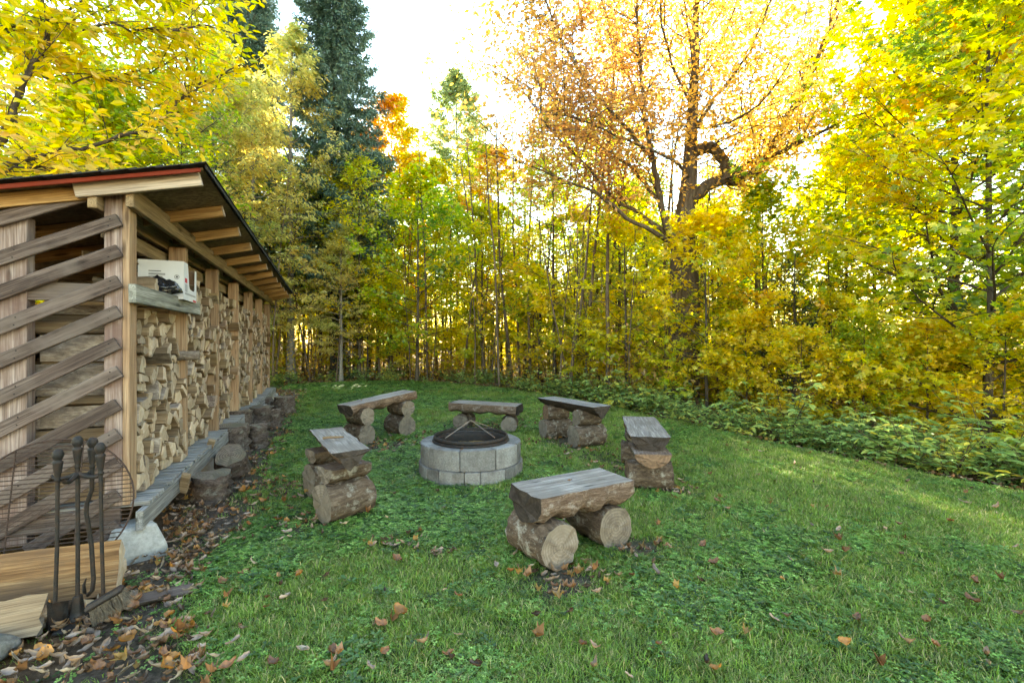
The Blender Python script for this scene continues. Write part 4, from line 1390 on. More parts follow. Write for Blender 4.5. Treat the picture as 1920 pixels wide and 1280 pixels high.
def proto_tree(seed, H, r0, z0, Rf, nprim, pal, tpl, size, nleaf, bark='bark', leafm='leaf', twigfrac=0.3, bias=0.0, spread=0.06, flat=0.55, droop=0.3, cs=1.1, **kw):
    r = np.random.default_rng(seed + 500)
    T, A, B = grow(seed, H, r0, z0, Rf, nprim, **kw)
    add_twigs(T, A, B, twigfrac, r)
    P, Dv, Nv, S = twig_leaves(A, B, nleaf, size, r, spread, flat, droop)
    C = palette(P, pal, seed, cs, 0.5, bias)
    cm_ = leaf_mesh('crown', P, Dv, Nv, S, C, tpl, MAT[leafm])
    STORE[cm_.name] = (P, Dv, Nv, S, C, tpl, MAT[leafm])
    return T.mesh('trunk', [MAT[bark]]), cm_


STORE = {}
# gaps in the canopy through which the low sun reaches the lawn: a point on the lawn, half width, reach fore and aft
GAPS = [((3.95, 3.9), 0.75, -1.9, 3.6), ((5.1, 4.3), 0.4, -1.6, 1.2), ((-5.35, 15.0), 0.7, -1.0, 1.0)]


def in_gap(Pw):
    hit = np.zeros(len(Pw), bool)
    a = math.radians(SUN_AZ); tl = math.tan(math.radians(SUN_EL))
    f = np.array([math.sin(a), math.cos(a)]); s_ = np.array([math.cos(a), -math.sin(a)])
    for (c, hw, b0, b1) in GAPS:
        d = Pw[:, :2] - np.array(c)
        u = d @ f - Pw[:, 2] / tl          # where this leaf's shadow falls along the sun line
        w = d @ s_ + 0.07 * np.sin(Pw[:, 1] * 1.7)
        hit |= (u > b0) & (u < b1) & (np.abs(w) < hw * (0.75 + 0.4 * np.sin(u * 2.3 + c[0])))
    return hit


def place_tree(name, meshes, px, Y, label, group=None, rz=0.0, s=1.0, sz=None, cat='tree', dz=0.0):
    X = (px - CX) / F * Y
    root = empty(name, (X, Y, gz(X, Y) + dz), (0, 0, rz))
    root.scale = (s, s, sz or s)
    tag(root, label, cat, group)
    link('trunk', meshes[0], root)
    crown = meshes[1]
    if crown.name in STORE:
        P_, D_, N_, S_, C_, tp_, m_ = STORE[crown.name]
        c_, s_ = math.cos(rz), math.sin(rz)
        Q_ = P_ * np.array([s, s, sz or s]) @ np.array([[c_, s_, 0], [-s_, c_, 0], [0, 0, 1]]) + np.array(root.location)
        h_ = in_gap(Q_)
        if h_.sum() > 8:
            k_ = ~h_
            crown = leaf_mesh('crown', P_[k_], D_[k_], N_[k_], S_[k_], C_[k_], tp_, m_)
    link('crown', crown, root)
    return root


def egg(R, a=0.35):
    """crown radius over height fraction: wide near a, closing at the top"""
    return lambda f: R * (0.55 + 0.45 * min(1, f / a)) if f < a else R * max(0.08, 1 - ((f - a) / (1 - a)) ** 1.6)


PROTO = {
    'lime': proto_tree(101, 7.6, 0.06, 0.9, egg(2.3), 32, LIME, BROAD, 0.125, 7, bias=0.08, ntwig=5),
    'yellow': proto_tree(102, 8.2, 0.07, 1.2, egg(2.4), 32, YEL, BROAD, 0.125, 7, ntwig=5),
    'gold': proto_tree(103, 6.4, 0.055, 0.9, egg(2.1), 30, GOLD, MAPLE, 0.13, 6, ntwig=5),
    'gold2': proto_tree(104, 5.0, 0.045, 0.7, egg(1.9, 0.5), 26, GOLD, MAPLE, 0.13, 6, bias=-0.12, ntwig=5),
    'lowmix': proto_tree(111, 5.2, 0.045, 0.6, egg(1.9, 0.5), 26, LOWMIX, MAPLE, 0.13, 7, ntwig=5, bias=-0.05),
    'crest': proto_tree(112, 11.0, 0.07, 2.6, egg(1.9, 0.5), 34, YEL, OVAL, 0.17, 10, nsec=6, ntwig=5, bias=-0.05),
    'crest_rust': proto_tree(113, 11.0, 0.08, 3.0, egg(2.0, 0.5), 34, [(0.34, 0.36, 0.03), (0.60, 0.46, 0.03), (0.70, 0.38, 0.035), (0.62, 0.26, 0.04)], OVAL, 0.17, 10, nsec=6, ntwig=5),
    'mixed': proto_tree(105, 9.0, 0.085, 1.2, egg(2.7), 36, MIXM, BROAD, 0.125, 9, bias=0.08, ntwig=5),
    'thin': proto_tree(106, 9.0, 0.06, 2.2, egg(1.9), 28, YEL, OVAL, 0.15, 5, nsec=6, ntwig=5),
    'thin2': proto_tree(107, 10.5, 0.075, 2.8, egg(2.0), 30, LIME, OVAL, 0.15, 5, nsec=6, bias=0.1, ntwig=5),
    'pale': proto_tree(109, 13.5, 0.16, 2.2, egg(2.7, 0.3), 56, PALE, OVAL, 0.145, 12, bark='bark_grey', el=(-0.05, 0.9), bend=-0.1, flat=0.8, droop=0.7, nsec=7, ntwig=4, leafm='leaf_thin', bias=0.05),
    'poplar': proto_tree(110, 17.5, 0.13, 5.0, egg(2.3, 0.6), 60, SILVER, OVAL, 0.19, 15, bark='bark_grey', el=(0.3, 1.1), flat=0.9, nsec=6, bias=0.0),
}


def spruce(seed, H, r0, z0, R0, pal, dens=1.0, size=0.13, nb=6, dz=0.36, droopy=0.25):
    r = np.random.default_rng(seed)
    T = Tubes()
    T.add([(r.normal(0, .02), r.normal(0, .02), -0.1 + (H + .1) * i / 10) for i in range(11)], [r0 * (1 - .95 * i / 10) + .006 for i in range(11)], 8)
    A, B = [], []
    z = z0
    while z < H - 0.2:
        f = (z - z0) / (H - z0)
        R_ = R0 * ((1 - f) ** 0.62) * (0.7 + 0.3 * min(1, f / 0.12))
        for b_ in range(nb):
            if r.random() > dens * 1.05: continue
            a = b_ * 6.283 / nb + r.uniform(-.45, .45) + z * 1.7
            L = R_ * r.uniform(.7, 1.15) + 0.12
            pts = [np.array([0, 0, z + r.uniform(-.12, .12)])]
            for i in range(5):
                t = (i + 1) / 5
                e = -droopy - 0.25 * (1 - f) + 0.55 * t * t + 0.45 * f
                pts.append(pts[-1] + hdir(a + r.normal(0, .05), e) * L / 5)
            T.add(pts, np.linspace(0.018 * min(1, L), 0.003, 6), 4)
            n2 = max(3, int(L / 0.13))
            P_ = np.array(pts)
            for j in range(n2):
                t = (0.12 + 0.88 * (j + .5) / n2) * 5
                q = P_[int(t)] + (P_[min(5, int(t) + 1)] - P_[int(t)]) * (t - int(t)) if t < 5 else P_[5]
                for s in (-1, 1):
                    d = hdir(a + s * r.uniform(.5, 1.0), -0.35 - r.uniform(0, .5))
                    A.append(q); B.append(q + d * (0.16 + 0.30 * L * (1 - t / 6) * 0.5) * r.uniform(.7, 1.2))
            A.append(P_[-2]); B.append(P_[-1])
        z += dz * r.uniform(.8, 1.2) * (0.6 + 0.6 * (1 - f))
    A, B = np.array(A), np.array(B)
    n = 12
    A2, B2 = np.repeat(A, n, 0), np.repeat(B, n, 0)
    t = r.uniform(0, 1, (len(A2), 1))
    P = A2 + (B2 - A2) * t + r.normal(0, .008, (len(A2), 3))
    Dv = unit(unit(B2 - A2) + r.normal(0, .55, P.shape))
    Nv = unit(r.normal(0, .6, P.shape) + np.array([0, 0, .8]))
    S = size * r.uniform(.6, 1.2, len(P))
    return T.mesh('trunk', [MAT['bark']]), leaf_mesh('crown', P, Dv, Nv, S, palette(P, pal, seed, 1.5, .5), BLADE, MAT['needle'])


SPR = spruce(201, 19.5, 0.20, 3.4, 2.75, SPRUCE, size=0.19, nb=9, dz=0.30)
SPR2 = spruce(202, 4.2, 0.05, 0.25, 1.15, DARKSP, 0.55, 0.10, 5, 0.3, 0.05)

# ---- placed by look: named trees
place_tree('spruce_tree', SPR, 628, 19.5, 'tall blue-green spruce standing beside the strip of open sky', rz=0.4)
place_tree('spruce_tree', SPR, 468, 21.5, 'second tall spruce half hidden behind the pale-leaved birch', rz=2.2, s=1.02)
place_tree('birch_tree', PROTO['pale'], 546, 17.8, 'birch with pale yellow leaves and light grey trunk past the shed end', rz=0.0)
place_tree('birch_tree', PROTO['pale'], 472, 16.4, 'pale-leaved birch between the grey-trunked birch and the shed roof', rz=4.0, s=0.8)
place_tree('birch_tree', PROTO['pale'], 400, 15.0, 'pale-leaved birch rising behind the shed roof', rz=2.0, s=0.86)
place_tree('poplar_tree', PROTO['poplar'], 858, 27.0, 'tall slim poplar with silvery green crown against the sky', rz=0.6, s=1.05, sz=0.98)
place_tree('ash_tree', PROTO['crest_rust'], 735, 24.0, 'rusty-topped tree right of the tall spruce', rz=1.0, s=1.28)
place_tree('maple_tree', PROTO['yellow'], 708, 22.0, 'yellow maple between the spruce and the rusty-topped tree', rz=2.7, s=1.25)
place_tree('maple_tree', PROTO['lime'], 782, 17.6, 'bushy yellow-green maple at the middle of the lawn edge', rz=0.3, s=1.04)
place_tree('maple_tree', PROTO['lime'], 690, 18.6, 'low lime-green maple left of the middle of the lawn edge', rz=2.3, s=0.62)
place_tree('maple_tree', PROTO['yellow'], 905, 17.2, 'slender yellow maple right of the bushy yellow-green one', rz=4.0, s=0.80)
place_tree('maple_tree', PROTO['yellow'], 985, 19.0, 'yellow maple seen behind the middle bench', rz=1.4, s=0.85)
place_tree('maple_tree', PROTO['yellow'], 940, 21.5, 'taller yellow maple behind the slender one at the gap in the trees', rz=0.4, s=0.95)
place_tree('maple_tree', PROTO['lime'], 1030, 18.0, 'yellow-green maple behind the back right bench', rz=3.4, s=0.85)
place_tree('maple_tree', PROTO['yellow'], 845, 20.5, 'yellow maple in front of the silvery poplar', rz=2.2, s=0.92)
place_tree('maple_tree', PROTO['gold'], 1010, 15.6, 'low golden maple behind the back right bench', rz=2.0, s=0.62)
place_tree('maple_tree', PROTO['gold'], 1085, 14.2, 'golden maple sapling left of the big beech', rz=5.2, s=0.86)
place_tree('maple_tree', PROTO['gold2'], 1175, 12.4, 'low golden maple sapling just left of the big trunk', rz=1.2, s=0.95)
place_tree('maple_tree', PROTO['lowmix'], 1325, 10.3, 'yellow-green maple sapling with leaves across the big trunk', rz=3.3, s=0.86)
place_tree('maple_tree', PROTO['lime'], 1345, 13.4, 'lime-green maple behind the big trunk', rz=0.9, s=0.80)
place_tree('maple_tree', PROTO['mixed'], 1430, 10.8, 'green and yellow maple right of the big trunk', rz=3.9, s=0.62)
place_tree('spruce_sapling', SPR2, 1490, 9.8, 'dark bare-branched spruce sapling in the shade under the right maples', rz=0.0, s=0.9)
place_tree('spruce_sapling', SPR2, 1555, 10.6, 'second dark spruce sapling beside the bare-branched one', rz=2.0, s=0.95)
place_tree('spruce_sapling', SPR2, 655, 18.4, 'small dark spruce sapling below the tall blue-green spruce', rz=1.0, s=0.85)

place_tree('birch_tree', PROTO['pale'], 640, 17.4, 'slim pale-leaved birch standing in front of the tall spruce', rz=1.1, s=0.45)
place_tree('ash_tree', PROTO['thin2'], 600, 18.6, 'slim green-yellow tree left of the tall spruce trunk', rz=1.7, s=0.86)
place_tree('ash_tree', PROTO['crest'], 768, 26.0, 'slim yellow-green tree standing where the sun comes through', rz=0.9, s=1.12)
place_tree('ash_tree', PROTO['crest'], 818, 23.5, 'slim yellow tree left of the silvery poplar', rz=2.9, s=0.98)
place_tree('ash_tree', PROTO['crest'], 902, 25.0, 'slim green-yellow tree right of the silvery poplar', rz=4.9, s=1.12)
place_tree('ash_tree', PROTO['crest_rust'], 935, 22.5, 'rusty slim tree at the left fringe of the big beech crown', rz=0.2, s=0.98)
place_tree('ash_tree', PROTO['crest_rust'], 690, 22.5, 'rusty slim tree just right of the tall spruce foot', rz=3.2, s=1.06)
for i_, (px_, Y_, k_, s_, lab_) in enumerate(((30, 10.5, 'yellow', 1.05, 'yellow maple behind the shed nearest the left edge'), (110, 12.5, 'thin', 1.15, 'slim yellow tree behind the shed roof, second from the left edge'), (190, 11.5, 'yellow', 1.0, 'yellow maple behind the middle of the shed roof'),
                                       (255, 13.5, 'thin2', 1.05, 'slim green-yellow tree behind the shed roof'), (310, 12.4, 'thin', 0.95, 'slim yellow tree over the roof corner of the shed'), (345, 17.5, 'yellow', 1.25, 'tall yellow maple farther behind the shed roof'), (160, 17.0, 'lime', 1.4, 'tall lime-green maple farther behind the shed'))):
    place_tree('maple_tree' if k_ in ('yellow', 'lime') else 'ash_tree', PROTO[k_], px_, Y_, lab_, None, i_ * 1.1, s_)

# ---- right wall of maples, near the camera
RM = proto_tree(301, 10.0, 0.09, 0.4, egg(3.3, 0.3), 50, MIXM, MAPLE, 0.14, 8, bias=0.02, nsec=8, ntwig=4, twig=0.45, cs=0.8)
RM2 = proto_tree(302, 8.6, 0.075, 0.3, egg(2.9, 0.35), 46, YEL, MAPLE, 0.14, 8, bias=-0.05, nsec=8, ntwig=4, twig=0.45, cs=0.8)
place_tree('maple_tree', RM, 1790, 9.2, 'large yellow maple filling the wall of leaves at the right', rz=0.2, s=1.05)
place_tree('maple_tree', RM2, 1590, 11.6, 'yellow maple between the big beech and the right maple wall', rz=1.8, s=0.80)
place_tree('maple_tree', RM2, 1850, 7.3, 'nearest yellow maple at the right edge behind the brambles', rz=4.1, s=0.92)
place_tree('maple_tree', RM, 2060, 8.0, 'yellow maple leaning in from beyond the right edge', rz=2.4, s=1.15)
place_tree('maple_tree', RM, 1800, 13.0, 'tall maple behind the right maple wall', rz=5.0, s=1.25)
place_tree('maple_tree', RM2, 1640, 15.5, 'distant yellow maple glimpsed through the right maple wall', rz=3.0, s=1.2)

# ---- low saplings filling the wood edge
for (px, Y, k, rz, s, lab) in ((1500, 8.4, 'lowmix', 0.3, 0.42, 'small green and yellow sapling rising from the brambles under the right maples'), (1620, 8.0, 'lime', 1.3, 0.36, 'small green-yellow sapling rising from the brambles'),
                              (1740, 7.6, 'lowmix', 2.3, 0.48, 'low green and yellow sapling before the large right maple'), (1880, 6.9, 'gold2', 3.9, 0.50, 'low golden sapling at the right edge among brambles'),
                              (1800, 9.5, 'lowmix', 5.1, 0.50, 'green and yellow sapling between the two nearest right maples'), (1560, 9.4, 'yellow', 2.9, 0.40, 'yellow sapling beside the dark spruce saplings'),
                              (1930, 8.8, 'yellow', 0.9, 0.50, 'yellow sapling behind the low golden one at the right edge'), (1400, 9.6, 'lowmix', 4.4, 0.50, 'green and yellow sapling right of the big trunk over the brambles'),
                              (1245, 11.0, 'gold', 2.2, 0.55, 'golden sapling at the foot of the big trunk')):
    place_tree('maple_sapling', PROTO[k], px, Y, lab, None, rz, s, s * 0.9)

# ---- the woods behind: slim trees one can still tell apart
rs = random.Random(77)
KIND = {'thin': ('slender tree with yellow leaves high on its bare trunk in the woods', 'slender yellow trees in the woods'),
        'thin2': ('slender tree with green-yellow leaves high on its bare trunk in the woods', 'slender green-yellow trees in the woods'),
        'gold': ('golden maple sapling deep in the woods', 'golden saplings in the woods'),
        'yellow': ('yellow maple deep in the woods', 'yellow maples in the woods'),
        'lime': ('lime-green maple sapling deep in the woods', 'lime saplings in the woods')}
spots = []
tries = 0
while len(spots) < 92 and tries < 4000:
    tries += 1
    px = rs.uniform(-60, 1420)
    Y = rs.uniform(17.6, 31)
    if px < 330: Y = rs.uniform(11.5, 26)
    if 330 <= px < 660: Y = rs.uniform(20.5, 31)
    if px > 1000: Y = rs.uniform(13.5, 26)
    X = (px - CX) / F * Y
    if poly_dist([(X, Y)], LAWN)[0] > -0.7: continue
    if any((X - a) ** 2 + (Y - b_) ** 2 < 0.7 for a, b_, *_ in spots): continue
    lx = (Matrix.Rotation(-SA, 3, 'Z') @ (Vector((X, Y, 0)) - SO))
    if -2.6 < lx.x < 1.2 and -1 < lx.y < 9.8: continue
    spots.append((X, Y, px))
for X, Y, px in spots:
    near = Y < 21
    k = rs.choices(['thin', 'thin2', 'gold', 'yellow', 'lime'], [4, 3, 1.6, 1.6, 0.8] if not 330 <= px < 660 else [3, 2, 0, 0, 0])[0]
    s = rs.uniform(.75, 1.1) * (0.8 if 700 < px < 900 else 1.0)
    if 830 < px < 1000: s *= 0.66
    place_tree('woodland_tree', PROTO[k], px, Y, KIND[k][0], KIND[k][1], rs.uniform(0, 6.28), s, s * rs.uniform(.9, 1.1))
n = 0
UND = {'gold2': 'low golden sapling in the shade of the woods', 'lime': 'low lime-green sapling in the shade of the woods', 'yellow': 'low yellow sapling in the shade of the woods'}
while n < 56:
    px, Y = rs.uniform(480, 1420), rs.uniform(16.5, 27)
    if px > 1000: Y = rs.uniform(12.5, 22)
    X = (px - CX) / F * Y
    if poly_dist([(X, Y)], LAWN)[0] > -0.6: continue
    k = rs.choice(list(UND)); s = rs.uniform(.28, .5)
    place_tree('understory_sapling', PROTO[k], px, Y, UND[k], UND[k].replace('low', 'low').replace(' in the shade of the woods', 's under the woods'), rs.uniform(0, 6.28), s); n += 1
# bare poles: thin dead or shaded stems, the finest of the woods
def pole(seed, H, r0):
    r = np.random.default_rng(seed)
    T = Tubes()
    k = 7
    dx = np.cumsum(r.normal(0, .035, (k + 1, 2)), 0); dx -= dx[0]
    T.add([(dx[i, 0], dx[i, 1], H * i / k - .05) for i in range(k + 1)], np.linspace(r0, r0 * .3, k + 1), 6)
    for i in range(16):
        h = r.uniform(.12, .95) * H; a = r.uniform(0, 6.28)
        p = [np.interp(h, np.linspace(0, H, k + 1), dx[:, 0]), np.interp(h, np.linspace(0, H, k + 1), dx[:, 1]), h]
        T.add(curve_branch(p, hdir(a, r.uniform(-.2, .6)), r.uniform(.25, .8), 3, r, .1, .15), np.linspace(r0 * .28, .002, 4), 3)
    return T.mesh('sapling_stem', [MAT['bark_brown']])
POLES = [pole(400 + i, 4.5 + i * .7, 0.018 + 0.006 * i) for i in range(6)]
n = 0
tries = 0
while n < 215 and tries < 5000:
    tries += 1
    px, Y = rs.uniform(500, 1480), rs.uniform(15.0, 26)
    if px > 1000: Y = rs.uniform(11.5, 22)
    X = (px - CX) / F * Y
    if poly_dist([(X, Y)], LAWN)[0] > -0.4: continue
    o = link('sapling_stem', rs.choice(POLES), None, (X, Y, gz(X, Y)), (rs.gauss(0, .07), rs.gauss(0, .07), rs.uniform(0, 6.28)))
    s = rs.uniform(.6, 1.35); o.scale = (s, s, s)
    tag(o, 'thin bare leafless sapling stem standing in the woods behind the lawn', 'sapling', 'bare sapling stems in the woods')
    n += 1

# ---- far woods as one mass of leaves
r = np.random.default_rng(9)
n = 130000
az = r.uniform(math.radians(-54), math.radians(54), n)
Yd = r.uniform(27, 46, n)
X = np.tan(az) * Yd
hill = 6.0 + 2.6 * noise3(np.stack([X, Yd * 0, X * 0], -1), 0.35, 5) + 1.2 * noise3(np.stack([X, Yd, X * 0], -1), 0.9, 6)
hill = np.clip(hill, 1.2, 9) + np.where((az < -0.12), 2.5, 0)
Z = r.uniform(0, 1, n) ** 0.85 * hill
P = np.stack([X, Yd, Z - 0.3], -1)
keep = noise3(P * np.array([1, 1, 1.6]), 1.1, 8) > 0.12
P = P[keep]; n = len(P)
Dv = unit(r.normal(0, 1, (n, 3))); Nv = unit(np.array([0, -0.1, 1.0]) + r.normal(0, .6, (n, 3)))
k_ = ~in_gap(P); P, Dv, Nv = P[k_], Dv[k_], Nv[k_]; n = len(P)
me = leaf_mesh('far_woods', P, Dv, Nv, 0.26 * r.uniform(.6, 1.3, n), palette(P, [(0.25, 0.30, 0.03), (0.48, 0.42, 0.025), (0.60, 0.42, 0.02), (0.58, 0.32, 0.02)], 12, .5, .6), DIAMOND, MAT['leaf'])
tag(link('far_woods', me), 'mass of sunlit golden foliage deep in the woods', 'woods', kind='stuff')
# forest brush: low twigs and leaves near the ground inside the wood edge
n = 130000
px = r.uniform(380, 1900, n); Yd = r.uniform(10, 30, n)
X = (px - CX) / F * Yd
d = poly_dist(np.stack([X, Yd], -1), LAWN)
k_ = (d < -0.5) & ~((X < -4) & (Yd < 15))
X, Yd = X[k_], Yd[k_]
Z = terrain(X, Yd) + np.abs(r.normal(0, .85, len(X)))
P = np.stack([X, Yd, Z], -1)
k_ = noise3(P, 1.4, 21) > -0.15
P = P[k_]; n = len(P)
me = leaf_mesh('forest_brush', P, unit(r.normal(0, 1, (n, 3)) + np.array([0, 0, .2])), unit(np.array([0, 0, 1.0]) + r.normal(0, .7, (n, 3))), 0.12 * r.uniform(.6, 1.3, n),
               palette(P, [(0.16, 0.09, 0.03), (0.30, 0.17, 0.04), (0.45, 0.30, 0.03), (0.40, 0.36, 0.03), (0.10, 0.15, 0.03)], 31, 1.2, .7), DIAMOND, MAT['leaf'])
tag(link('forest_brush', me), 'low brown and yellow brush on the forest floor', 'brush', kind='stuff')

# ================================================================== the big beech
BY = 11.6
r = np.random.default_rng(88)
T = Tubes()
def wp(lst, y0=BY, y1=BY):
    m = len(lst)
    return [np.array(W(px, py, y0 + (y1 - y0) * i / (m - 1))) for i, (px, py) in enumerate(lst)]
def smooth(pts, k=4):
    P = np.array(pts); out = []
    for i in range(len(P) - 1):
        p0, p1, p2, p3 = P[max(0, i - 1)], P[i], P[i + 1], P[min(len(P) - 1, i + 2)]
        for j in range(k):
            t = j / k
            out.append(0.5 * ((2 * p1) + (-p0 + p2) * t + (2 * p0 - 5 * p1 + 4 * p2 - p3) * t * t + (-p0 + 3 * p1 - 3 * p2 + p3) * t ** 3))
    out.append(P[-1])
    return np.array(out)
limbs = []
LS = 0.8
def limb(lst, y0, y1, r0, r1, sides=8):
    P = smooth(wp(lst, y0, y1))
    P[1:-1] += r.normal(0, .018, P[1:-1].shape)
    T.add(P, np.linspace(r0, r1, len(P)) * LS, sides)
    limbs.append((P, r0, r1))
    return P
tr = smooth(wp([(1276, 790), (1277, 735), (1282, 620), (1284, 520), (1281, 440), (1291, 350), (1297, 240), (1303, 110), (1306, -40), (1312, -220)]))
rad = np.interp(np.arange(len(tr)), [0, 4, 8, 14, 18, 24, 30, 36], [0.56, 0.44, 0.36, 0.31, 0.23, 0.14, 0.075, 0.025])
T.add(tr, rad, 14)
limbs.append((tr[20:], 0.22, 0.05))
limb([(1268, 470), (1250, 425), (1233, 350), (1222, 285), (1205, 185), (1196, 60), (1190, -90)], BY, BY - 0.6, 0.125, 0.02)
limb([(1262, 462), (1235, 440), (1175, 410), (1120, 365), (1040, 330), (965, 300)], BY, BY - 1.4, 0.085, 0.015)
limb([(1250, 440), (1205, 405), (1150, 370), (1105, 315), (1030, 240), (975, 160)], BY, BY + 0.8, 0.075, 0.014)
limb([(1232, 372), (1180, 310), (1120, 270), (1060, 210), (1000, 110)], BY - .1, BY + 1.6, 0.06, 0.012)
limb([(1225, 300), (1165, 230), (1100, 150), (1040, 50), (1010, -60)], BY - .2, BY - 2.0, 0.065, 0.014)
limb([(1212, 220), (1180, 150), (1140, 40), (1110, -90)], BY - .3, BY + 1.2, 0.05, 0.014)
limb([(1296, 376), (1322, 352), (1350, 338), (1376, 338), (1420, 318), (1455, 262), (1490, 200), (1520, 140), (1552, 60), (1590, -60)], BY, BY + .4, 0.21, 0.04)
limb([(1298, 290), (1318, 279), (1340, 281), (1356, 302), (1362, 338)], BY, BY, 0.19, 0.15)
limb([(1405, 325), (1440, 296), (1500, 268), (1560, 238), (1640, 205)], BY + .1, BY - 1.2, 0.085, 0.02)
limb([(1366, 338), (1400, 306), (1440, 286), (1500, 210), (1530, 150)], BY, BY + 1.5, 0.06, 0.015)
limb([(1295, 260), (1330, 200), (1390, 120), (1440, 20), (1480, -100)], BY, BY - 1.0, 0.06, 0.014)
limb([(1298, 200), (1260, 120), (1240, 20), (1225, -110)], BY, BY - 1.6, 0.045, 0.012)
limb([(1302, 150), (1360, 60), (1400, -60)], BY, BY + 1.5, 0.042, 0.012)
limb([(1300, 240), (1350, 235), (1420, 200), (1480, 120)], BY, BY - 2.2, 0.042, 0.014)
limb([(1290, 330), (1262, 300), (1180, 265), (1090, 225), (1010, 215)], BY - .2, BY - 2.4, 0.05, 0.012)
A, B = [], []
for P, r0, r1 in limbs:
    L = np.linalg.norm(np.diff(P, axis=0), axis=1).sum()
    nb = int(L * 9.0)
    for i in range(nb):
        t = (0.22 + 0.78 * r.random()) * (len(P) - 1)
        q = P[int(t)] + (P[min(len(P) - 1, int(t) + 1)] - P[int(t)]) * (t - int(t))
        if q[2] < 4.6: continue
        d = unit(P[min(len(P) - 1, int(t) + 1)] - P[max(0, int(t) - 1)])
        d = unit(d * 0.7 + r.normal(0, .65, 3) + np.array([0, 0, .22]))
        l2 = r.uniform(.8, 3.0)
        s = curve_branch(q, d, l2, 4, r, .15, .14)
        T.add(s, np.linspace(max(.008, min(.02, r1 * .7)), .003, 5), 4)
        s = np.array(s)
        for j in range(6):
            w = (0.25 + .75 * (j + r.random()) / 6) * 4
            q2 = s[min(4, int(w))]
            q3 = q2 + unit(unit(s[-1] - s[0]) * .6 + r.normal(0, .6, 3) * np.array([1, 1, .5])) * r.uniform(.3, .75)
            A.append(q2); B.append(q3)
A, B = np.array(A), np.array(B)
add_twigs(T, A, B, 0.85, r, 0.0032)
P, Dv, Nv, S = twig_leaves(A, B, 9, 0.125, r, 0.11, 0.9, 0.5)
C = palette(P, COPPER, 90, .5, .55, 0.25)
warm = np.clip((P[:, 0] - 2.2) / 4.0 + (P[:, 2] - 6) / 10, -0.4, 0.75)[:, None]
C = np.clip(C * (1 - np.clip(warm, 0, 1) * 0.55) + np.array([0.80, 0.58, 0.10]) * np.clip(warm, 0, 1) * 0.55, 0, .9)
bt = empty('beech_tree', (W(1276, 760, BY).x, BY, 0.0))
tag(bt, 'huge old beech with orange leaves, thick trunk and a looping limb', 'tree')
tm = T.mesh('trunk', [MAT['bark_brown']])
k_ = ~in_gap(P)
cm = leaf_mesh('crown', P[k_], Dv[k_], Nv[k_], S[k_], C[k_], DIAMOND, MAT['leaf_thin'])
for nm, me_ in (('trunk', tm), ('crown', cm)):
    o = link(nm, me_, bt); o.location = -Vector(bt.location)

# ================================================================== overhanging tree, upper left
T = Tubes(); r = np.random.default_rng(66)
limbs = []
LS = 1.0
T.add([(-4.9, 3.9, -.1), (-4.85, 3.92, 2), (-4.75, 3.9, 3.6), (-4.7, 3.95, 6.5)], [.17, .14, .11, .05], 9)
limb([(-190, 330), (-60, 300), (10, 240), (45, 150), (75, 110), (85, 60), (82, -40)], 3.9, 4.3, 0.035, 0.012)
limb([(-190, 330), (0, 306), (60, 298), (150, 272), (250, 252), (310, 222), (350, 180), (410, 140), (480, 118)], 3.9, 5.4, 0.026, 0.006)
limb([(60, 130), (110, 150), (170, 148), (260, 142), (330, 110)], 4.2, 4.9, 0.012, 0.004)
limb([(85, 45), (130, 15), (190, -20), (260, -60)], 4.2, 4.6, 0.012, 0.005)
limb([(-190, 120), (-60, 60), (60, 40), (180, 52), (300, 60), (400, 50)], 3.9, 4.7, 0.022, 0.006)
limb([(-190, 20), (0, -30), (150, -40), (300, -10), (420, 10)], 3.9, 5.2, 0.022, 0.006)
limb([(-190, 330), (-30, 318), (80, 312), (170, 318)], 3.9, 4.0, 0.014, 0.004)
limb([(345, 185), (348, 120), (340, 60), (338, -20)], 5.0, 5.1, 0.008, 0.004)
A, B = [], []
for P, r0, r1 in limbs:
    L = np.linalg.norm(np.diff(P, axis=0), axis=1).sum()
    for i in range(int(L * 11)):
        t = (0.2 + .8 * r.random()) * (len(P) - 1)
        q = P[int(t)]
        d = unit(unit(P[min(len(P) - 1, int(t) + 1)] - P[max(0, int(t) - 1)]) + r.normal(0, .6, 3) * np.array([1, 1, .5]) + np.array([0, 0, .1]))
        s = curve_branch(q, d, r.uniform(.3, .8), 3, r, -.1, .1)
        T.add(s, np.linspace(.005, .002, 4), 4)
        s = np.array(s)
        for j in range(3):
            q2 = s[j]; A.append(q2); B.append(q2 + unit(d + r.normal(0, .5, 3) * np.array([1, 1, .4])) * r.uniform(.15, .35))
A, B = np.array(A), np.array(B)
add_twigs(T, A, B, .6, r, .0016)
P, Dv, Nv, S = twig_leaves(A, B, 7, 0.11, r, 0.05, 0.7, 0.45)
C = palette(P, [(0.36, 0.45, 0.03), (0.62, 0.58, 0.035), (0.76, 0.60, 0.04), (0.77, 0.54, 0.05), (0.72, 0.46, 0.10)], 67, 1.0, .6, 0.02)
ot = empty('overhanging_tree', (-4.9, 3.9, 0))
tag(ot, 'tree with big yellow leaves on branches overhanging the shed roof', 'tree')
for nm, me_ in (('trunk', T.mesh('trunk', [MAT['bark']])), ('crown', leaf_mesh('crown', P, Dv, Nv, S, C, OVAL, MAT['leaf']))):
    o = link(nm, me_, ot); o.location = -Vector(ot.location)

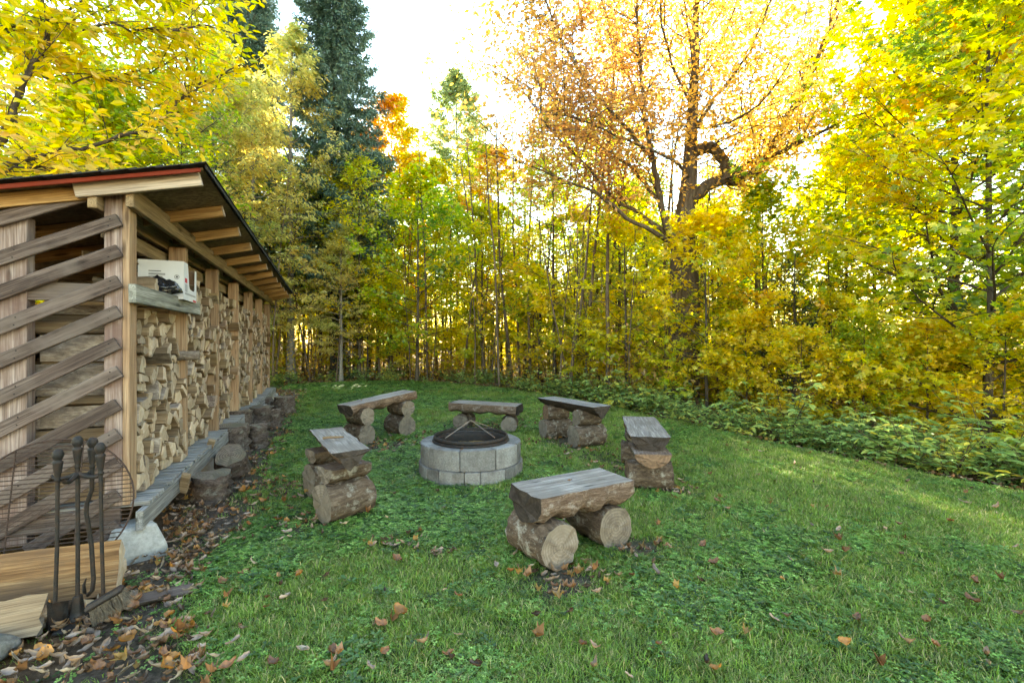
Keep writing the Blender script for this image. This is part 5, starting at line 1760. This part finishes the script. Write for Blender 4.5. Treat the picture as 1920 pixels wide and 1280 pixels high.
# ================================================================== brambles and herbs at the lawn edge
def herb(seed, H, nst, size, pal, spreadr=0.25, tri=True):
    r = np.random.default_rng(seed)
    T = Tubes(); Ps, Ds, Ns, Ss = [], [], [], []
    for i in range(nst):
        a = r.uniform(0, 6.28); q = np.array([r.normal(0, .06), r.normal(0, .06), -0.03])
        L = H * r.uniform(.65, 1.2)
        pts = curve_branch(q, hdir(a, 1.25 - r.uniform(0, .5)), L, 6, r, -0.55, .09)
        T.add(pts, np.linspace(.006, .002, 7), 4)
        for t in np.linspace(.22, 1.0, max(5, int(L / 0.07))):
            p = np.array(pts)[min(6, int(t * 6))] + r.normal(0, .012, 3)
            b = r.uniform(0, 6.28)
            d = hdir(b, r.uniform(-.1, .5))
            e = p + d * r.uniform(.05, .12)
            T.add([p, e], [.0018, .0012], 3)
            for k in (-0.9, 0, 0.9) if tri else (0,):
                Ps.append(e); Ds.append(hdir(b + k, r.uniform(-.45, .25))); Ns.append(unit(np.array([0, 0, 1.0]) + r.normal(0, .35, 3))); Ss.append(size * r.uniform(.7, 1.15) * (1 if k == 0 else .85))
    P = np.array(Ps)
    return T.mesh('stems', [MAT['twig']]), leaf_mesh('leaves', P, np.array(Ds), np.array(Ns), np.array(Ss), palette(P, pal, seed, 3.0, .7), OVAL, MAT['herb'])
GREEN = [(0.15, 0.27, 0.085), (0.21, 0.34, 0.10), (0.27, 0.39, 0.11), (0.40, 0.46, 0.10), (0.58, 0.50, 0.08)]
BR = [herb(600 + i, (.68, .8, .6, .9, .55)[i], (11, 12, 10, 11, 12)[i], .125, GREEN) for i in range(5)]
rs = random.Random(31)
edge = [(0.2, 14.4), (1.5, 12.5), (2.6, 10.3), (3.15, 8.9), (4.05, 6.75), (4.85, 5.25), (5.6, 4.0)]
cnt = 0
def put_herb(X, Y, s, label, group, proto):
    root = empty('bramble_plant', (X, Y, gz(X, Y)), (0, 0, rs.uniform(0, 6.28))); root.scale = (s, s, s * rs.uniform(.85, 1.15))
    tag(root, label, 'plant', group)
    link('stems', proto[0], root); link('leaves', proto[1], root)
for i in range(118):
    t = rs.random() ** 0.8 * (len(edge) - 1.001)
    a, b = edge[int(t)], edge[int(t) + 1]
    f = t - int(t)
    n_ = Vector((b[1] - a[1], -(b[0] - a[0]))).normalized() * -1
    n_ = Vector((0.88, 0.47))
    o = rs.uniform(0.05, 1.5) ** 1.1
    X, Y = a[0] + (b[0] - a[0]) * f + n_.x * o, a[1] + (b[1] - a[1]) * f + n_.y * o
    if math.hypot(X - bt.location.x, Y - BY) < .7: continue
    put_herb(X, Y, rs.choice((.45, .6, .75, .9, 1.15)) * rs.uniform(.85, 1.1), 'leafy green bramble plant in the thicket along the right lawn edge', 'brambles along the right lawn edge', rs.choice(BR))
for i in range(56):
    px = rs.uniform(500, 1010); X0 = None
    Y = rs.uniform(14.5, 18.5); X = (px - CX) / F * Y
    d = poly_dist([(X, Y)], LAWN)[0]
    if d > 0.0 or d < -1.6: continue
    put_herb(X, Y, rs.uniform(.55, .95), 'low green weed clump at the back edge of the lawn', 'weeds along the back lawn edge', rs.choice(BR))

# ================================================================== grass
lib = bpy.data.collections.new('tuft_library')
GM = leaf_mat('grass_blade', 0.35, 1.25, 0.05, rnd=(0.5, 1.5))


def tuft(seed, nbl, h, spread, cols, w=0.0018):
    r = np.random.default_rng(seed)
    V, Q, Tt, C = [], [], [], []
    for i in range(nbl):
        a = r.uniform(0, 6.28); b = r.uniform(0, 6.28); rr = spread * math.sqrt(r.random())
        p = np.array([rr * math.cos(b), rr * math.sin(b), -0.012])
        L = h * r.uniform(.55, 1.25); ln = r.uniform(.15, .95)
        sd = np.array([-math.sin(a), math.cos(a), 0])
        c = np.array(cols[r.integers(len(cols))]) * r.uniform(.75, 1.25)
        o = len(V); ww = w * r.uniform(.7, 1.3)
        for t, k in ((0, 1), (.45, .9), (.8, .6)):
            q = p + np.array([math.cos(a) * ln * L * t * t, math.sin(a) * ln * L * t * t, L * (t - .3 * ln * t * t)])
            V += [q - sd * ww * k, q + sd * ww * k]
        V.append(p + np.array([math.cos(a) * ln * L, math.sin(a) * ln * L, L * (1 - .38 * ln)]))
        Q += [(o, o + 1, o + 3, o + 2), (o + 2, o + 3, o + 5, o + 4)]; Tt.append((o + 4, o + 5, o + 6))
        C += [c] * 7
    return np_mesh('tuft', np.array(V), [np.array(Q), np.array(Tt)], col=np.array(C), mats=[GM])


def clover(seed, nl, spread, h, size, cols):
    r = np.random.default_rng(seed)
    P, Dv, Nv, S, C = [], [], [], [], []
    for i in range(nl):
        b = r.uniform(0, 6.28); rr = spread * math.sqrt(r.random())
        p = np.array([rr * math.cos(b), rr * math.sin(b), h * r.uniform(.4, 1.1)])
        a = r.uniform(0, 6.28); n_ = unit(np.array([0, 0, 1.0]) + r.normal(0, .28, 3)); c = np.array(cols[r.integers(len(cols))]) * r.uniform(.75, 1.25)
        for k in range(3):
            P.append(p); Dv.append(hdir(a + k * 2.094, r.uniform(-.1, .3))); Nv.append(n_); S.append(size * r.uniform(.8, 1.15)); C.append(c)
    tpl = (np.array([(0, 0, 0), (.55, .36, .05), (.95, .25, 0), (.9, 0, -.04), (.95, -.25, 0), (.55, -.36, .05)]), [np.array([(0, 3, 2, 1)]), np.array([(0, 5, 4, 3)])])
    return leaf_mesh('clover', np.array(P), np.array(Dv), np.array(Nv), np.array(S), np.array(C), tpl, GM)


G1 = [(0.14, 0.255, 0.028), (0.17, 0.285, 0.032), (0.115, 0.22, 0.028), (0.23, 0.305, 0.045)]
G2 = [(0.165, 0.265, 0.035), (0.23, 0.285, 0.055), (0.13, 0.225, 0.032), (0.38, 0.33, 0.14)]
K1 = [(0.10, 0.225, 0.04), (0.135, 0.27, 0.052), (0.19, 0.315, 0.075)]
TUFTS = [tuft(1, 26, .045, .05, G1), tuft(2, 24, .058, .05, G1), tuft(3, 30, .038, .06, G2), tuft(4, 22, .066, .045, G1 + G2), tuft(5, 28, .042, .06, G1), tuft(6, 26, .05, .06, G2),
         clover(7, 14, .055, .03, .0125, K1), clover(8, 18, .065, .035, .011, K1), clover(9, 11, .05, .032, .015, K1), clover(10, 5, .06, .035, .023, [(0.05, 0.12, 0.03), (0.09, 0.17, 0.045)])]
for i, me in enumerate(TUFTS):
    o = bpy.data.objects.new('tuft_%02d' % i, me); lib.objects.link(o)

ng = bpy.data.node_groups.new('scatter', 'GeometryNodeTree')
ng.interface.new_socket('Geometry', in_out='INPUT', socket_type='NodeSocketGeometry')
ng.interface.new_socket('Geometry', in_out='OUTPUT', socket_type='NodeSocketGeometry')
gi, go = ng.nodes.new('NodeGroupInput'), ng.nodes.new('NodeGroupOutput')
ip = ng.nodes.new('GeometryNodeInstanceOnPoints')
ci = ng.nodes.new('GeometryNodeCollectionInfo')
ci.inputs['Collection'].default_value = lib
ci.inputs['Separate Children'].default_value = True
ci.inputs['Reset Children'].default_value = True
ip.inputs['Pick Instance'].default_value = True
def nattr(nm, t):
    n_ = ng.nodes.new('GeometryNodeInputNamedAttribute'); n_.data_type = t; n_.inputs['Name'].default_value = nm
    return n_.outputs['Attribute']
ng.links.new(gi.outputs[0], ip.inputs['Points'])
ng.links.new(ci.outputs[0], ip.inputs['Instance'])
ng.links.new(nattr('idx', 'INT'), ip.inputs['Instance Index'])
ng.links.new(nattr('rot', 'FLOAT_VECTOR'), ip.inputs['Rotation'])
ng.links.new(nattr('scl', 'FLOAT_VECTOR'), ip.inputs['Scale'])
ng.links.new(ip.outputs[0], go.inputs[0])


def scatter_obj(name, P, idx, rot, scl, label, cat):
    me = bpy.data.meshes.new(name)
    me.vertices.add(len(P)); me.vertices.foreach_set('co', np.asarray(P, np.float32).ravel())
    a = me.attributes.new('idx', 'INT', 'POINT'); a.data.foreach_set('value', np.asarray(idx, np.int32))
    a = me.attributes.new('rot', 'FLOAT_VECTOR', 'POINT'); a.data.foreach_set('vector', np.asarray(rot, np.float32).ravel())
    a = me.attributes.new('scl', 'FLOAT_VECTOR', 'POINT'); a.data.foreach_set('vector', np.asarray(scl, np.float32).ravel())
    o = link(name, me)
    md = o.modifiers.new('scatter', 'NODES'); md.node_group = ng
    return tag(o, label, cat, kind='stuff')


r = np.random.default_rng(3)
n = 420000
X = r.uniform(-9, 8, n); Y = r.uniform(1.7, 18.5, n)
k_ = (np.abs(X / Y) < 1.2) & (r.random(n) < np.minimum(1, (4.0 / Y) ** 1.25))
X, Y = X[k_], Y[k_]
dl = poly_dist(np.stack([X, Y], -1), LAWN)
so, _w = soil_mask(X, Y)
den = np.clip(1 - so * 1.15, 0.0, 1) * np.clip(dl / .5 + .9, 0, 1)
den = np.maximum(den, 0.05 * (dl > -1) * (so > .5))
den *= 0.55 + 0.45 * np.clip(vnoise(X, Y, 4, 14) + .8, 0, 1)
# keep clear of the pit, benches' feet, stumps
clear = np.hypot(X - FPX, Y - FPY) > .585
for o in [o for o in bpy.data.objects if o.name.startswith(('support_log', 'wood_stump'))]:
    w_ = o.matrix_world.translation
bpy.context.view_layer.update()
for o in [o for o in bpy.data.objects if o.name.startswith(('support_log', 'wood_stump'))]:
    w_ = o.matrix_world.translation
    if w_.z > .24: continue
    d_ = o.matrix_world.to_3x3() @ Vector((1, 0, 0)) if o.name.startswith('support') else Vector((0, 0, 1))
    L_ = o.dimensions.x / 2 if o.name.startswith('support') else 0.0
    rx, ry = X - w_.x, Y - w_.y
    t = np.clip(rx * d_.x + ry * d_.y, -L_, L_)
    clear &= np.hypot(rx - t * d_.x, ry - t * d_.y) > (.09 if L_ else .17)
k_ = clear & (r.random(n)[:len(X)] < den)
lx = (X - SO.x) * math.cos(SA) + (Y - SO.y) * math.sin(SA); ly = -(X - SO.x) * math.sin(SA) + (Y - SO.y) * math.cos(SA)
k_ &= ~((lx < .12) & (ly > -.3) & (ly < 9.3))
X, Y, so = X[k_], Y[k_], so[k_]
nn = vnoise(X, Y, 2.2, 40) + .5 * vnoise(X, Y, 6, 41) + r.normal(0, .35, len(X))
lush = np.clip((X + 0.8) / 2.5, -1, 1) * .35
cl = (nn - lush) > 0.18
idx = np.where(cl, r.integers(6, 10, len(X)), r.integers(0, 6, len(X)))
sc = r.uniform(.75, 1.25, len(X)) * (0.85 + Y / 20) * np.where(cl, 1.05, 1.0)
hz = sc * (0.78 + 0.22 * vnoise(X, Y, 3, 50))
Zt = terrain(X, Y) + 0.012 * vnoise(X, Y, 3.0, 9) - 0.012 * so
rot = np.stack([r.normal(0, .12, len(X)), r.normal(0, .12, len(X)), r.uniform(0, 6.28, len(X))], -1)
print('TUFTS', len(X))
scatter_obj('grass', np.stack([X, Y, Zt], -1), idx, rot, np.stack([sc, sc, hz], -1), 'short green lawn grass mixed with clover', 'grass')

# ================================================================== fallen leaves
def dead(seed, L, w, curl, cup, col, maple=False):
    """dry curled leaf with a ragged outline"""
    r = np.random.default_rng(seed)
    if maple:
        tv = MAPLE[0].copy()
        V = tv * np.array([L, L, L]) - np.array([L * .4, 0, 0])
        V[:, :2] += r.normal(0, L * .05, (len(V), 2))
        V[:, 2] = curl * 9 * np.abs(V[:, 1]) ** 1.5 + cup * V[:, 0] ** 2 * 14 + r.normal(0, .006, len(V))
        return np_mesh('fallen_leaf', V, MAPLE[1], col=np.tile(np.array(col), (len(V), 1)) * r.uniform(.7, 1.2, (len(V), 1)), mats=[MAT['dead_leaf']])
    V, C = [], []
    nx_, ny_ = 8, 5
    tw, b2 = r.normal(0, .5), r.uniform(-.5, .5)
    rag = [r.uniform(.75, 1.15) for _ in range(nx_ * 2)]
    for i in range(nx_):
        t = i / (nx_ - 1)
        for j in range(ny_):
            s = j / (ny_ - 1) * 2 - 1
            ww = w * math.sin(math.pi * (0.05 + 0.9 * t ** .85)) ** .75 * rag[i + (nx_ if s > 0 else 0)]
            th = s * curl + tw * (t - .5)
            y = ww / max(curl, .05) * math.sin(th)
            z = ww / max(curl, .05) * (math.cos(tw * (t - .5)) - math.cos(th)) + cup * L * (2 * t - 1) ** 2 * (1 + b2) + .006 * math.sin(t * 9 + s * 3 + seed)
            V.append(((t - .5) * L * (1 - .18 * cup), y + b2 * .25 * L * (t - .5) ** 2 * 4 * .3, z + r.normal(0, .0015)))
            C.append(np.array(col) * (0.72 if j == 2 else 1.0) * r.uniform(.72, 1.12))
    V = np.array(V); V[:, 2] -= V[:, 2].min()
    Q = [(i * ny_ + j, (i + 1) * ny_ + j, (i + 1) * ny_ + j + 1, i * ny_ + j + 1) for i in range(nx_ - 1) for j in range(ny_ - 1)]
    return np_mesh('fallen_leaf', V, [np.array(Q)], col=np.array(C), mats=[MAT['dead_leaf']], smooth=True)
LV = [('tan', 'curled', dead(1, .11, .032, 1.7, .25, (.36, .23, .145))), ('rust-brown', 'bent', dead(2, .10, .036, .9, .28, (.27, .115, .045))), ('pale pinkish', 'folded', dead(3, .115, .034, 1.5, .2, (.42, .31, .25))),
      ('orange', 'broad', dead(4, .10, .042, .8, .25, (.48, .21, .045))), ('yellow-brown', 'lobed', dead(5, .075, .04, .9, .6, (.38, .22, .06), True)), ('dark brown', 'crumpled', dead(6, .085, .034, 2.2, .4, (.13, .075, .045))),
      ('cream', 'rolled', dead(7, .12, .024, 2.8, .15, (.42, .32, .22))), ('copper', 'lobed', dead(8, .08, .04, 1.0, .8, (.30, .14, .055), True))]
rs = random.Random(8)
def fallen(X, Y, k, label, group=None, z=None, s=1.0, up=0.035):
    col, form, me = LV[k]
    o = link('fallen_leaf', me, None, (X, Y, (gz(X, Y) + up) if z is None else z), (rs.gauss(0, .25), rs.gauss(0, .25), rs.uniform(0, 6.28)))
    q = s * rs.uniform(.5, .85); o.scale = (q, q, q)
    return tag(o, label, 'leaf', group)
def gp(px, py):
    Y = F * CAMH / (py - CY); return (px - CX) / F * Y, Y
n = 0
while n < 190:
    px, py = rs.uniform(20, 620), rs.uniform(950, 1279)
    X, Y = gp(px, py)
    s, _w = soil_mask(np.array([X]), np.array([Y]))
    if rs.random() > 0.10 + float(s[0]) * .9: continue
    if px < 300 and py < 1075 : continue
    k = rs.choices(range(8), [5, 4, 5, 2, 1, 3, 4, 1.5])[0]
    fallen(X, Y, k, f'{LV[k][1]} {LV[k][0]} dead leaf on the bare soil near the fire tools', f'{LV[k][0]} dead leaves on the soil by the tools', None, 1.0, .016 + rs.uniform(0, .03)); n += 1
n = 0
while n < 75:
    px, py = rs.uniform(420, 1900), 700 + 570 * rs.random() ** .8
    if py < 760: continue
    X, Y = gp(px, py)
    if poly_dist([(X, Y)], LAWN)[0] < .1 or math.hypot(X - FPX, Y - FPY) < .7: continue
    if soil_mask(np.array([X]), np.array([Y]))[0][0] > .6 and rs.random() < .4: continue
    k = rs.choices(range(8), [5, 6, 2, 1, 1.5, 7, 2, 3])[0]
    fallen(X, Y, k, f'{LV[k][1]} {LV[k][0]} dead leaf lying in the lawn grass', f'{LV[k][0]} dead leaves on the lawn', None, 1.0, .03 + rs.uniform(0, .02)); n += 1
X, Y = gp(750, 1163); o = fallen(X, Y, 3, 'large bright orange leaf lying in the grass of the foreground', None, None, 1.25, .05)
X, Y = gp(1228, 1083); o = fallen(X, Y, 2, 'large pale pinkish leaf on the lawn in front of the front bench', None, None, 1.3, .05)
X, Y = gp(460, 930); o = fallen(X, Y, 3, 'orange leaf lying beside the low stump block', None, None, 1.2, .05)
fallen(0.42, 3.40, 1, 'single red-brown leaf on the seat of the front bench', None, .492, .8)
fallen(-2.25, 7.0, 4, 'single orange leaf on the seat of the tall back bench', None, .62, .8)
fallen(-.15, 8.05, 4, 'single yellow leaf on the low bench behind the pit', None, .45, .7)
fallen(-.52, 5.42 - .50, 1, 'brown leaf lying on the front block of the fire pit', None, .372, .7)
fallen(-.80, 5.62, 5, 'crumpled leaf caught on the spark screen', None, .48, .9)
T = Tubes(); T.add([(-.09, 0, 0), (-.03, .004, .004), (.04, -.003, .002), (.09, .006, 0)], [.013, .012, .011, .008], 6, True)
o = link('wood_chip', T.mesh('wood_chip', [MAT['fire_side']]), None, (-1.63, 4.28, .625), (0, 0, .3)); tag(o, 'pale stick of wood lying on the bench beside the shed', 'stick')

# the rest of the leaf litter, beyond counting
lib2 = bpy.data.collections.new('litter_library')
for i, (c_, f_, me) in enumerate(LV):
    o = bpy.data.objects.new('litter_%02d' % i, me); lib2.objects.link(o)
ng2 = ng.copy(); ng2.name = 'scatter_litter'
for n_ in ng2.nodes:
    if n_.bl_idname == 'GeometryNodeCollectionInfo': n_.inputs['Collection'].default_value = lib2
r = np.random.default_rng(15)
n = 260000
X = r.uniform(-9, 9, n); Y = r.uniform(1.6, 19, n)
so, wo = soil_mask(X, Y)
dl = poly_dist(np.stack([X, Y], -1), LAWN)
pr = np.clip(so, 0, 1) * np.where(wo > .5, .5, .55) + .007 * (dl > 0)
pr *= np.where(Y < 4.2, 1.7, np.where(Y < 5.5, 1.0, .6)) * (np.abs(X / Y) < 1.2)
clump = np.clip(.45 + vnoise(X, Y, 7, 61), 0, 1.2)
k_ = r.random(n) < pr * clump
lx = (X - SO.x) * math.cos(SA) + (Y - SO.y) * math.sin(SA); ly = -(X - SO.x) * math.sin(SA) + (Y - SO.y) * math.cos(SA)
k_ &= ~((lx < -.1) & (ly > 0)) & (np.hypot(X - FPX, Y - FPY) > .64)
X, Y, so = X[k_], Y[k_], so[k_]
sc = r.uniform(.35, .75, len(X))
print('LITTER', len(X))
Zt = terrain(X, Y) + .006 + r.uniform(0, .02, len(X)) + .02 * (so < .4)
o = scatter_obj('leaf_litter', np.stack([X, Y, Zt], -1), r.choice(8, len(X), p=[.17, .16, .12, .06, .07, .24, .1, .08]), np.stack([r.normal(0, .3, len(X)), r.normal(0, .3, len(X)), r.uniform(0, 6.28, len(X))], -1),
            np.stack([sc, sc, sc], -1), 'scattered brown leaf litter on soil and lawn edges', 'leaf litter')
o.modifiers[0].node_group = ng2
